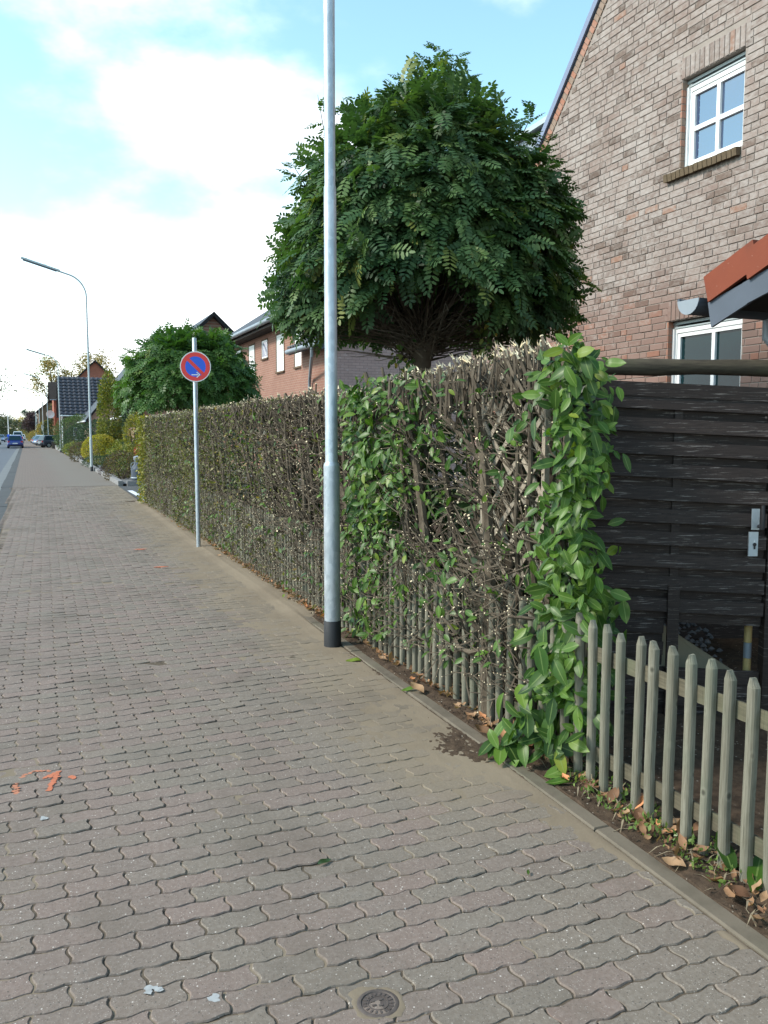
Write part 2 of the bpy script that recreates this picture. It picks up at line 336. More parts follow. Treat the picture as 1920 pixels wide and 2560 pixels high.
    A['goldball'] = leaf_mat('gold_ball_leaf', (0.17, 0.155, 0.02), (0.30, 0.26, 0.035), (0.44, 0.37, 0.06), 0.5, 0.25, 0.3, patch=3)
    A['ygreen'] = leaf_mat('yellow_green_leaf', (0.10, 0.11, 0.018), (0.17, 0.165, 0.026), (0.27, 0.24, 0.04), 0.5, 0.25, patch=3)
    A['conifer'] = leaf_mat('gold_conifer', (0.045, 0.075, 0.014), (0.13, 0.15, 0.022), (0.25, 0.24, 0.04), 0.6, 0.2, patch=1.5)
    A['dkgreen'] = leaf_mat('dark_evergreen', (0.016, 0.034, 0.018), (0.026, 0.052, 0.024), (0.042, 0.08, 0.03), 0.6, 0.15)
    A['midgreen'] = leaf_mat('garden_green', (0.04, 0.075, 0.03), (0.07, 0.115, 0.045), (0.12, 0.17, 0.065), 0.6, 0.2)
    A['copper'] = leaf_mat('copper_leaf', (0.028, 0.016, 0.022), (0.05, 0.027, 0.035), (0.085, 0.045, 0.052), 0.6, 0.2)
    A['redfl'] = leaf_mat('red_flower', (0.25, 0.03, 0.03), (0.4, 0.05, 0.05), (0.5, 0.1, 0.08), 0.6, 0.2)
    A['heather'] = leaf_mat('heather_leaf', (0.05, 0.045, 0.02), (0.09, 0.075, 0.035), (0.14, 0.09, 0.055), 0.6, 0.2)
    A['farwood'] = leaf_mat('far_wood_leaf', (0.045, 0.055, 0.035), (0.075, 0.085, 0.05), (0.11, 0.115, 0.06), 0.7, 0.2)
    A['dead'] = leaf_mat('dead_leaf', (0.13, 0.06, 0.03), (0.23, 0.115, 0.055), (0.36, 0.22, 0.12), 0.75, 0.15)
    A['b_far'] = brick_tex('street_face_brick', (0.295, 0.150, 0.108), (0.255, 0.125, 0.092), (0.36, 0.27, 0.21), axis='YZ')
    A['b_purple'] = brick_tex('gable_clinker', (0.44, 0.29, 0.265), (0.38, 0.245, 0.23), (0.22, 0.16, 0.15), axis='XZ', white=0.55)
    A['b_pink'] = brick_tex('pink_brick', (0.40, 0.225, 0.165), (0.36, 0.20, 0.145), (0.42, 0.31, 0.25), axis='XZ')
    A['b_dark'] = brick_tex('dark_brick', (0.11, 0.085, 0.07), (0.09, 0.07, 0.06), (0.14, 0.12, 0.10), axis='XZ')
    A['b_brown'] = brick_tex('brown_brick', (0.145, 0.095, 0.06), (0.12, 0.08, 0.05), (0.17, 0.13, 0.10), axis='XZ')
    A['b_red'] = brick_tex('red_brick', (0.35, 0.12, 0.075), (0.30, 0.10, 0.065), (0.33, 0.2, 0.15), axis='XZ')
    A['slate'] = flat('dark_slate', (0.048, 0.050, 0.058), 0.6, 0.35, var=0.3, scale=5)
    A['rooftile'] = flat('anthracite_tile', (0.062, 0.062, 0.075), 0.5, 0.4, var=0.35, scale=2)
    A['greytile'] = flat('weathered_grey_tile', (0.155, 0.145, 0.13), 0.8, 0.2, var=0.35, scale=3)
    A['soffit'] = flat('brown_soffit', (0.028, 0.022, 0.018), 0.8, 0.2)
    A['door'] = flat('red_brown_door', (0.20, 0.075, 0.045), 0.6, 0.3)
    A['sred'] = flat('sign_red', (0.80, 0.05, 0.045), 0.4, 0.4, var=0.06, scale=8)
    A['sblue'] = flat('sign_blue', (0.02, 0.12, 0.72), 0.4, 0.4, var=0.06, scale=8)
    A['swhite'] = flat('sign_white', (0.80, 0.79, 0.77), 0.45, 0.4, var=0.03)
    A['syellow'] = flat('sign_yellow', (0.75, 0.5, 0.05), 0.45, 0.4, var=0.05)
    A['tyre'] = flat('tyre_rubber', (0.015, 0.015, 0.016), 0.8, 0.2)
    A['rim'] = flat('wheel_rim', (0.4, 0.41, 0.42), 0.35, 0.5, 0.7, var=0.1)
    A['tail'] = flat('tail_light', (0.45, 0.012, 0.012), 0.25, 0.5, var=0.1)
    A['headl'] = flat('head_light', (0.75, 0.76, 0.78), 0.2, 0.5, var=0.1)
    for nm, c in (('blue', (0.012, 0.035, 0.22)), ('silver', (0.45, 0.47, 0.5)), ('whitecar', (0.72, 0.74, 0.76)), ('cream', (0.55, 0.5, 0.36)), ('darkcar', (0.03, 0.034, 0.045)), ('steelblue', (0.10, 0.16, 0.28))):
        m = M_('car_' + nm, 0.3, 0.5); m.b.inputs['Coat Weight'].default_value = 0.6; m.col(c); A['car_' + nm] = m.m
setup_mats()

# ------------------------------------------------------------------ builders
class MB:
    """collects geometry (world or local coordinates) and links it as one mesh object"""
    def __init__(s): s.v = []; s.f = []; s.mi = []; s.a = []; s.cur = 0; s.rv = 0.0
    def add(s, vs, fs):
        o = len(s.v); s.v.extend([tuple(p) for p in vs]); s.a.extend([s.rv] * len(vs))
        for f in fs: s.f.append([o + i for i in f]); s.mi.append(s.cur)
        return s
    def box(s, c, d, rot=None):
        x, y, z = (d[0] / 2, d[1] / 2, d[2] / 2)
        vs = [Vector((i * x, j * y, k * z)) for k in (-1, 1) for j in (-1, 1) for i in (-1, 1)]
        if rot is not None: vs = [rot @ p for p in vs]
        vs = [p + Vector(c) for p in vs]
        return s.add(vs, [(0, 2, 3, 1), (4, 5, 7, 6), (0, 1, 5, 4), (2, 6, 7, 3), (0, 4, 6, 2), (1, 3, 7, 5)])
    def bbox(s, x0, x1, y0, y1, z0, z1): return s.box(((x0 + x1) / 2, (y0 + y1) / 2, (z0 + z1) / 2), (x1 - x0, y1 - y0, z1 - z0))
    def beam(s, a, b, w, h, up=(0, 0, 1)):
        a, b = Vector(a), Vector(b); d = (b - a); L = d.length; d.normalize()
        side = d.cross(Vector(up)); side.normalize(); u = side.cross(d)
        R3 = Matrix((d, side, u)).transposed()
        return s.box((a + b) / 2, (L, w, h), R3)
    def tube(s, pts, rs, n=8, cap=True, capm=None):
        pts = [Vector(p) for p in pts]
        if not isinstance(rs, (list, tuple)): rs = [rs] * len(pts)
        o = len(s.v); d0 = (pts[1] - pts[0]).normalized()
        ref = Vector((0, 0, 1)) if abs(d0.z) < 0.9 else Vector((1, 0, 0))
        u = d0.cross(ref).normalized()
        for i, p in enumerate(pts):
            d = (pts[min(i + 1, len(pts) - 1)] - pts[max(i - 1, 0)]).normalized()
            u = (u - d * u.dot(d)).normalized(); w = d.cross(u)
            for k in range(n):
                t = 2 * math.pi * k / n
                s.v.append(tuple(p + (u * math.cos(t) + w * math.sin(t)) * rs[i])); s.a.append(s.rv)
        for i in range(len(pts) - 1):
            for k in range(n):
                s.f.append([o + i * n + k, o + i * n + (k + 1) % n, o + (i + 1) * n + (k + 1) % n, o + (i + 1) * n + k]); s.mi.append(s.cur)
        if cap:
            s.f.append([o + k for k in range(n)][::-1]); s.mi.append(s.cur)
            s.f.append([o + (len(pts) - 1) * n + k for k in range(n)]); s.mi.append(s.cur if capm is None else capm)
        return s
    def lathe(s, prof, c=(0, 0, 0), n=24):
        o = len(s.v); c = Vector(c)
        for r, z in prof:
            for k in range(n):
                t = 2 * math.pi * k / n; s.v.append(tuple(c + Vector((r * math.cos(t), r * math.sin(t), z)))); s.a.append(s.rv)
        for i in range(len(prof) - 1):
            for k in range(n):
                s.f.append([o + i * n + k, o + i * n + (k + 1) % n, o + (i + 1) * n + (k + 1) % n, o + (i + 1) * n + k]); s.mi.append(s.cur)
        s.f.append([o + k for k in range(n)][::-1]); s.mi.append(s.cur)
        s.f.append([o + (len(prof) - 1) * n + k for k in range(n)]); s.mi.append(s.cur)
        return s
    def prism(s, poly, d):
        """poly: 3-D points of a planar outline, d: extrusion vector"""
        n = len(poly); d = Vector(d); a = [Vector(p) for p in poly]
        return s.add(a + [p + d for p in a], [list(range(n))[::-1], list(range(n, 2 * n))] + [(i, (i + 1) % n, n + (i + 1) % n, n + i) for i in range(n)])
    def mesh(s, name, mats, smooth=False):
        me = bpy.data.meshes.new(name); me.from_pydata(s.v, [], s.f)
        if not isinstance(mats, (list, tuple)): mats = [mats]
        for m in mats: me.materials.append(m)
        if len(mats) > 1: me.polygons.foreach_set('material_index', s.mi)
        if any(s.a):
            at = me.attributes.new('rnd', 'FLOAT', 'POINT'); at.data.foreach_set('value', s.a)
        if smooth:
            me.polygons.foreach_set('use_smooth', [True] * len(me.polygons))
            try: me.set_sharp_from_angle(angle=rad(38))
            except Exception: pass
        me.update(); return me
    def build(s, name, mats, parent=None, smooth=False, kind=None):
        return link(name, s.mesh(name, mats, smooth), parent, kind)

def link(name, data, parent=None, kind=None, world=True):
    o = bpy.data.objects.new(name, data); C.objects.link(o)
    if parent is not None:
        o.parent = parent
        if world and parent.parent is None: o.location = -Vector(parent.location)
    if kind: o['kind'] = kind
    return o

def tag(o, label, cat, group=None, kind=None):
    o['label'] = label; o['category'] = cat
    if group: o['group'] = group
    if kind: o['kind'] = kind
    return o

def thing(name, label, cat, loc=(0, 0, 0), group=None):
    o = bpy.data.objects.new(name, None); C.objects.link(o); o.location = loc
    o.empty_display_size = 0.2
    return tag(o, label, cat, group)

def struct(name, mb, mats, label=None, smooth=False):
    o = mb.build(name, mats, None, smooth); o['kind'] = 'structure'
    if label: o['label'] = label
    return o

def bulk_mesh(name, verts, faces, mat, rnd=None, smooth=False, mid=None):
    """verts (n,3), faces (m,k) numpy arrays"""
    me = bpy.data.meshes.new(name)
    nv, (nf, k) = len(verts), faces.shape
    me.vertices.add(nv); me.vertices.foreach_set('co', np.ascontiguousarray(verts, np.float32).ravel())
    me.loops.add(nf * k); me.loops.foreach_set('vertex_index', np.ascontiguousarray(faces, np.int32).ravel())
    me.polygons.add(nf); me.polygons.foreach_set('loop_start', np.arange(0, nf * k, k, dtype=np.int32))
    if smooth: me.polygons.foreach_set('use_smooth', np.ones(nf, bool))
    me.materials.append(mat)
    if rnd is not None:
        at = me.attributes.new('rnd', 'FLOAT', 'POINT'); at.data.foreach_set('value', np.ascontiguousarray(rnd, np.float32))
    if mid is not None:
        at = me.attributes.new('mid', 'FLOAT', 'POINT'); at.data.foreach_set('value', np.ascontiguousarray(np.resize(mid, nv), np.float32))
    me.update(calc_edges=True); me.validate()
    return me

def unit(a): return a / np.maximum(np.linalg.norm(a, axis=1, keepdims=True), 1e-9)

def basis(D, Nn):
    D = unit(D); S = np.cross(D, Nn); S = unit(S); Z = np.cross(S, D); return S, D, Z

def scatter(tv, tf, P, D, Nn, L, Wd=None):
    """copies of a template (x = side, y = along, z = normal) at P with direction D"""
    S, D, Z = basis(D, Nn); L = np.asarray(L)[:, None, None]; Wd = L if Wd is None else np.asarray(Wd)[:, None, None]
    V = P[:, None, :] + S[:, None, :] * (tv[None, :, 0:1] * Wd) + D[:, None, :] * (tv[None, :, 1:2] * L) + Z[:, None, :] * (tv[None, :, 2:3] * L)
    n, k = len(P), len(tv)
    F = tf[None] + (np.arange(n) * k)[:, None, None]
    return V.reshape(-1, 3), F.reshape(-1, tf.shape[1])

def rnd_for(n, k): return np.repeat(NR.random(n), k)

def laurel_tpl(rows=5, width=0.40, fold=0.22, droop=0.16, wave=0.0):
    v = []; f = []
    for i in range(rows + 1):
        t = i / rows; w = width * 0.5 * (math.sin(math.pi * min(1, t * 0.93 + 0.035)) ** 0.72) * (1.06 - 0.25 * t)
        if i == rows: w = 0.008
        if i == 0: w = 0.02
        z = -droop * t * t + wave * math.sin(t * 7)
        v += [(-w, t, z + fold * w), (0, t, z), (w, t, z + fold * w)]
    for i in range(rows):
        a = i * 3
        f += [(a, a + 1, a + 4, a + 3), (a + 1, a + 2, a + 5, a + 4)]
    return np.array(v), np.array(f)

def chip_tpl(w=0.5): return np.array([(0, 0, 0), (-w / 2, 0.45, 0.08), (0, 1, 0), (w / 2, 0.45, 0.08)]), np.array([(0, 3, 2, 1)])

def frond_tpl(pairs=7, seed=0, droop=0.35, spread=0.25, slim=0.47):
    """pinnate leaf: paired oval leaflets and one at the tip; unit length"""
    r = random.Random(seed); v = []; f = []
    def leaflet(p, d, nrm, L):
        d = Vector(d).normalized(); s = d.cross(nrm).normalized(); z = s.cross(d)
        o = len(v); w = L * slim * 0.5
        for a, b, c in ((0, 0, 0), (0.28, -0.86, 0.12), (0.74, -0.8, 0.1), (1, 0, -0.08), (0.74, 0.8, 0.1), (0.28, 0.86, 0.12)):
            v.append(tuple(Vector(p) + d * a * L + s * b * w + z * c * w))
        f.append((o, o + 5, o + 4, o + 1)); f.append((o + 1, o + 4, o + 3, o + 2))
    for i in range(pairs):
        t = 0.18 + 0.76 * i / (pairs - 1)
        p = Vector((0, t, -droop * t * t)); nrm = Vector((0, droop * t, 1))
        L = spread * (0.75 + 0.5 * math.sin(math.pi * (i + 0.8) / (pairs + 0.6))) * r.uniform(0.85, 1.1)
        for sgn in (-1, 1):
            leaflet(p, (sgn * 0.92, 0.38 + r.uniform(-.12, .12), -0.25 + r.uniform(-.18, .12)), nrm, L)
    leaflet(Vector((0, 0.97, -droop)), (0, 1, -droop * 1.6), Vector((0, droop, 1)), spread * 0.95)
    return np.array(v), np.array(f)

def rand_dirs(n):
    a = NR.normal(size=(n, 3)); return unit(a)

def interp(tab):
    xs, ys = zip(*tab); return lambda y: float(np.interp(y, xs, ys))
kx = interp([(-5, 1.95), (1.8, 2.03), (3.4, 2.09), (5.7, 2.14), (8, 2.19), (12, 2.25), (20, 2.43), (27, 2.57), (55, 2.76), (110, 2.78), (400, 2.8)])   # outer edge of the paving
fx = lambda y: 2.312 + (y - 3.3) * 0.011                                                    # fence line
SWL = -0.45                                                                                  # kerb side of the pavement
MATW = CAMO.matrix_basis if False else Matrix.LocRotScale(Vector(CAMO.location), CAMO.rotation_euler, None)
MINV = MATW.inverted()
def in_view(p, m=1.05):      # only used to choose which pieces show largest
    q = MINV @ Vector(p)
    if q.z > -0.1: return False
    return abs(q.x / -q.z) < 960 / 2100 * m and abs(q.y / -q.z) < 1280 / 2100 * m
CP = Vector(CAMO.location)

# ================================================================== GROUND
def ground():
    mb = MB(); mb.add([(-900, -60, -0.12), (900, -60, -0.12), (900, 2600, -0.12), (-900, 2600, -0.12)], [(0, 1, 2, 3)])
    struct('ground', mb, MAT['grass'], 'rough grass ground reaching to the horizon')
    mb = MB(); mb.add([(-8.2, -40, -0.045), (SWL - 0.62, -40, -0.045), (SWL - 0.62, 900, -0.045), (-8.2, 900, -0.045)], [(0, 1, 2, 3)])
    struct('road', mb, MAT['asphalt'], 'bluish grey asphalt road on the left')
    mb = MB(); mb.bbox(SWL - 0.62, SWL - 0.30, -40, 600, -0.1, -0.030)
    struct('road_gutter', mb, MAT['gutter'], 'pale concrete gutter strip between road and pavement')
    mb = MB()
    y = -5.0
    while y < 300:
        l = R.choice((3.0, 4.5, 6.0, 9.0)); mb.bbox(SWL - 0.30 + R.uniform(-.02, .02), SWL - 0.004, y, y + l - 0.03, -0.08, -0.004 + R.uniform(-.01, 0)); y += l
    struct('road_edge', mb, MAT['asph2'], 'dark patched asphalt edge strip beside the pavement')
    mb = MB(); mb.bbox(-9.8, -8.2, -20, 600, -0.1, 0.05)
    struct('opposite_pavement', mb, MAT['gutter'], 'pavement on the far side of the road')

# paving stones: wavy interlocking pavers in half bond
PL, PW = 0.205, 0.100
def paver_outline(cut_r=None):
    g = 0.0026; pts = []
    A1, A2 = 0.0052, 0.0070
    long_e = lambda x: A1 * math.cos(2 * math.pi * ((x + PL / 2) / (PL / 2) + 0.11))
    short_e = lambda t: A2 * math.sin(2 * math.pi * t)
    nx, ny = 12, 6
    for i in range(nx): x = -PL / 2 + PL * i / nx; pts.append((x + g * (1 - 2 * i / nx) + short_e(0), -PW / 2 + g + long_e(x)))
    for i in range(ny): t = i / ny; pts.append((PL / 2 - g + short_e(t), -PW / 2 + g + (PW - 2 * g) * t + long_e(PL / 2)))
    for i in range(nx): x = PL / 2 - PL * i / nx; pts.append((x - g * (1 - 2 * i / nx), PW / 2 - g + long_e(x)))
    for i in range(ny): t = 1 - i / ny; pts.append((-PL / 2 + g + short_e(t), -PW / 2 + g + (PW - 2 * g) * t + long_e(-PL / 2)))
    return pts
def pavement():
    mb = MB()
    ys = [-3, 0, 2, 4, 6, 8, 10, 12, 14, 16, 18, 20, 22, 25, 27.4]
    for a, b in zip(ys[:-1], ys[1:]):
        mb.add([(SWL, a, -0.0050), (kx(a), a, -0.0050), (kx(b), b, -0.0050), (SWL, b, -0.0050)], [(0, 1, 2, 3)])
    mb.cur = 1
    ys = [27.4, 35, 45, 55, 80, 110, 150, 200, 300]
    for a, b in zip(ys[:-1], ys[1:]):
        mb.add([(SWL, a, -0.001), (kx(a), a, -0.001), (kx(b), b, -0.001), (SWL, b, -0.001)], [(0, 1, 2, 3)])
    pv = struct('pavement', mb, [MAT['bed'], MAT['farpave']], 'wide pavement of wavy grey and reddish pavers')
    o = np.array(paver_outline()); n = len(o); cen = o.mean(0)
    d = o - cen; ins = cen + d * (1 - 0.0036 / np.linalg.norm(d, axis=1, keepdims=True))
    def tpl(clip=None, z=0.0):
        a, b = ins.copy(), o.copy()
        if clip is not None:
            a[:, 0] = np.minimum(a[:, 0], clip - 0.004); b[:, 0] = np.minimum(b[:, 0], clip)
        V = np.vstack([np.c_[a, np.zeros(n)], np.c_[b, np.full(n, -0.0055)]])
        return V
    F = [list(range(n))] + [[n + i, n + (i + 1) % n, (i + 1) % n, i] for i in range(n)] 
    items = []
    th = -0.018; ux = Vector((math.cos(th), math.sin(th))); vx = Vector((-math.sin(th), math.cos(th)))
    for j in range(-12, 280):
        for i in range(-26, 14):
            p = Vector((2.0, 2.0)) + ux * ((i + (0.5 if j % 2 else 0)) * PL) + vx * (j * PW)
            if p.y < 0.9 or p.y > 27.3 or p.x < SWL + 0.03: continue
            lim = kx(p.y) - 0.006 - p.x
            if lim < -PL / 2 + 0.03: continue
            # stones taken out round the valve cover
            if (p - Vector((0.856, 2.062))).length < 0.055: continue
            items.append((p, None if lim > PL / 2 else lim))
    order = sorted(range(len(items)), key=lambda k: (not in_view((*items[k][0], 0), 1.08) or items[k][1] is not None, (Vector((*items[k][0], 0)) - CP).length))
    single = set(order[:296])
    for k in single:
        if not in_view((*items[k][0], 0), 1.08): single = single - {k}
    mbs = MB(); mbs.add(tpl(), F); me = mbs.mesh('paver', MAT['paver'])
    mj = MB()
    rot0 = Matrix.Rotation(th, 3, 'Z')
    base = tpl()
    for k, (p, lim) in enumerate(items):
        h = R.gauss(0, 0.0014); ax, ay = R.gauss(0, 0.012), R.gauss(0, 0.012); az = R.gauss(0, 0.008)
        if k in single:
            ob = link('paver', me, pv, world=False); ob.location = (p.x, p.y, h); ob.rotation_euler = (ax, ay, th + az)
        else:
            far = p.y > 13
            M3 = Euler((ax, ay, th + az)).to_matrix()
            V = base if lim is None else tpl(lim)
            mj.rv = 0.001 + 0.998 * R.random()
            ff = F
            Vn = V @ np.array(M3).T + np.array((p.x, p.y, h))
            mj.add(Vn.tolist(), ff)
    mj.build('paver', MAT['paver'], pv, kind='stuff')

def kerb_and_soil():
    root = MB(); root.add([(kx(0) , 0.6, -0.03), (kx(0) + 0.08, 0.6, -0.03), (kx(20) + .08, 20.8, -0.03), (kx(20), 20.8, -0.03)], [(0, 1, 2, 3)])
    kb = struct('kerb', root, MAT['kerb'], 'flush concrete edging between pavement and soil strip')
    y = 0.7
    while y < 20.4:
        l = 0.995 + R.uniform(-.01, .01); mb = MB()
        dx = R.uniform(-.003, .003); z = 0.010 + R.uniform(-.003, .003); xs = [(kx(y) + dx, y + .004), (kx(y) + .078 + dx, y + .004), (kx(y + l) + .078 + dx, y + l - .004), (kx(y + l) + dx, y + l - .004)]
        c = Vector((sum(a for a, b in xs) / 4, sum(b for a, b in xs) / 4))
        ins = [(a + (0.007 if a < c.x else -0.007), b + (0.004 if b < c.y else -.004)) for a, b in xs]
        mb.add([(a, b, z) for a, b in ins] + [(a, b, z - .007) for a, b in xs] + [(a, b, -.08) for a, b in xs], [(0, 1, 2, 3)] + [(4 + i, 4 + (i + 1) % 4, (i + 1) % 4, i) for i in range(4)] + [(8 + i, 8 + (i + 1) % 4, 4 + (i + 1) % 4, 4 + i) for i in range(4)])
        mb.build('kerb_stone', MAT['kerb'], kb); y += l
    # soil strip and garden bed behind it, uneven
    from mathutils import noise as mn
    mb = MB(); nx, ny = 46, 260; vs = []
    for j in range(ny + 1):
        y = 0.7 + 20.1 * (j / ny) ** 1.35
        for i in range(nx + 1):
            t = i / nx; x = kx(y) + 0.074 + (t ** 2.2) * 5.2
            z = 0.004 + 0.020 * mn.noise((x * 7, y * 7, 0)) + 0.012 * mn.noise((x * 23, y * 23, 3)) + 0.03 * min(1, (x - kx(y)) * 2)
            if i == 0: z = -0.02
            if i == 1: z = max(0.0, z - 0.012)
            if y < 0.72: z = -0.05
            vs.append((x, y, z))
    mb.add(vs, [(j * (nx + 1) + i, j * (nx + 1) + i + 1, (j + 1) * (nx + 1) + i + 1, (j + 1) * (nx + 1) + i) for j in range(ny) for i in range(nx)])
    struct('soil_strip', mb, MAT['soil'], 'dark soil strip along the fence and under the hedge', True)
    # sand in the joints and swept over the paver edge: a thin uneven sheet that dives below the stones
    sm = lambda x, a, b: max(0.0, min(1.0, (x - a) / (b - a)))
    mb = MB(); nx, ny = 120, 440; vs = []
    for j in range(ny + 1):
        y = 1.0 + 19.8 * (j / ny) ** 1.4
        cover = sm(y, 5.9, 7.2)
        for i in range(nx + 1):
            t = i / nx; x = SWL + .02 + (kx(y) + .15 - SWL - .02) * (1 - (1 - t) ** 1.7)
            n = mn.fractal((x * 1.6, y * 0.9, 1.7), 0.9, 2.1, 5)
            w = 0.30 + 0.35 * math.exp(-((y - 4.6) / 1.4) ** 2) + 0.50 * math.exp(-((y - 9.5) / 3.0) ** 2) + 0.45 * math.exp(-((y - 15.5) / 3.5) ** 2)
            if y < 3.4: w *= .15 + .85 * sm(y, 2.4, 3.4)
            e = (kx(y) - x) / w
            h = 0.0058 * (1 - e * 1.15) + 0.0036 * n - 0.0030
            h = max(h, -0.0052 + 0.0042 * mn.fractal((x * 2.3, y * 1.9, 7.7), 0.9, 2.1, 4)) + 0.0018 * mn.noise((x * 26, y * 26, 5)) + 0.0010 * mn.noise((x * 70, y * 70, 8))
            h = max(-0.0064, min(0.0075, h))
            if (x - .856) ** 2 + (y - 2.062) ** 2 < .0085: h = -.012
            d = x - kx(y)
            if d > -.14: h = h * (1 - sm(d, -.02, .02)) + (cover * (0.008 + .014 * sm(d, -.14, .05)) - (1 - cover) * .03 * sm(d, -.01, .01)) * (1 if d > -.02 else sm(d, -.14, -.02)) + h * 0
            vs.append((x, y, h if 0 < j < ny else -0.02))
    mb.add(vs, [(j * (nx + 1) + i, j * (nx + 1) + i + 1, (j + 1) * (nx + 1) + i + 1, (j + 1) * (nx + 1) + i) for j in range(ny) for i in range(nx)])
    o = mb.build('sand', MAT['sand'], None, True); o['kind'] = 'stuff'; o['label'] = 'brown sand swept over the pavers along the hedge'; o['category'] = 'sand'
    # soil trodden out over the edging in front of the leafy hedge end and further along
    mb = MB(); nx, ny = 120, 440; vs = []
    for j in range(ny + 1):
        y = 3.0 + 6.0 * j / ny
        for i in range(nx + 1):
            x = kx(y) - .55 + .80 * i / nx; d = x - kx(y)
            w = .20 * math.exp(-((y - 3.72) / .30) ** 2) + .05 * math.exp(-((y - 7.9) / .4) ** 2) + .05 * math.exp(-((y - 5.6) / .3) ** 2) - .07
            n = mn.fractal((x * 5, y * 4, 2.2), 0.9, 2.1, 5)
            h = .002 + .050 * (w + d) + .006 * n + .0045 * mn.noise((x * 38, y * 38, 1)) + .0035 * mn.noise((x * 75, y * 75, 4))
            edge = min(1, i / 10, (nx - i) / 6, j / 16, (ny - j) / 16)
            vs.append((x, y, max(-.012, min(.030, h)) * edge - .014 * (1 - edge)))
    mb.add(vs, [(j * (nx + 1) + i, j * (nx + 1) + i + 1, (j + 1) * (nx + 1) + i + 1, (j + 1) * (nx + 1) + i) for j in range(ny) for i in range(nx)])
    o = mb.build('soil_spill', MAT['soil'], None, True); o['kind'] = 'stuff'; o['label'] = 'dark soil trodden over the kerb in front of the hedge'; o['category'] = 'soil'

def valve_cover():
    c = (0.856, 2.062, 0)
    t = thing('valve_cover', 'small round rusty iron valve cover set in the pavers', 'manhole cover', c)
    mb = MB(); n = 40; rs = [R.uniform(.070, .078) + .012 * math.sin(k * .47 + 1) * math.sin(k * .157) + (.012 if 8 < k < 16 else 0) for k in range(n)]
    V = []
    for q, z in ((1.0, -.012), (.985, .0006), (.90, .0020), (0, 0)):
        for k in range(n): a = 2 * math.pi * k / n; r = rs[k] * q if q else .060; V.append((c[0] + r * math.cos(a), c[1] + r * math.sin(a), z + (R.uniform(-.0004, .0004) if q not in (1.0, 0) else .0008 if q == 0 else 0)))
    mb.add(V, [(i * n + k, i * n + (k + 1) % n, (i + 1) * n + (k + 1) % n, (i + 1) * n + k) for i in range(3) for k in range(n)]); mb.build('mortar_collar', MAT['sand'], t, True)
    mb = MB(); mb.lathe([(0.060, -0.015), (0.060, 0.001), (0.056, 0.003), (0.049, 0.003), (0.047, 0.0)], c, 40); mb.build('rim', MAT['iron'], t, True)
    mb = MB(); mb.lathe([(0.0465, -0.015), (0.0465, -0.001), (0.045, 0.0004), (0.0, 0.0006)], c, 40)
    mb.lathe([(0.030, 0.0), (0.030, 0.002), (0.0275, 0.002), (0.0275, 0.0)], c, 32)
    mb.build('lid', MAT['iron'], t)
    for k in range(18):
        a = 2 * math.pi * k / 18; mb = MB(); p = Vector(c) + Vector((math.cos(a) * 0.0385, math.sin(a) * 0.0385, 0.0010))
        mb.box(p, (0.011, 0.005, 0.003), Matrix.Rotation(a, 3, 'Z')); mb.build('lug', MAT['iron'], t)
    for x, y in ((-.012, .012), (.012, .010), (0.004, -0.012), (-.014, -.006)):
        mb = MB(); mb.box(Vector(c) + Vector((x, y, 0.0014)), (0.012, 0.007, 0.003)); mb.build('raised_pad', MAT['iron'], t)

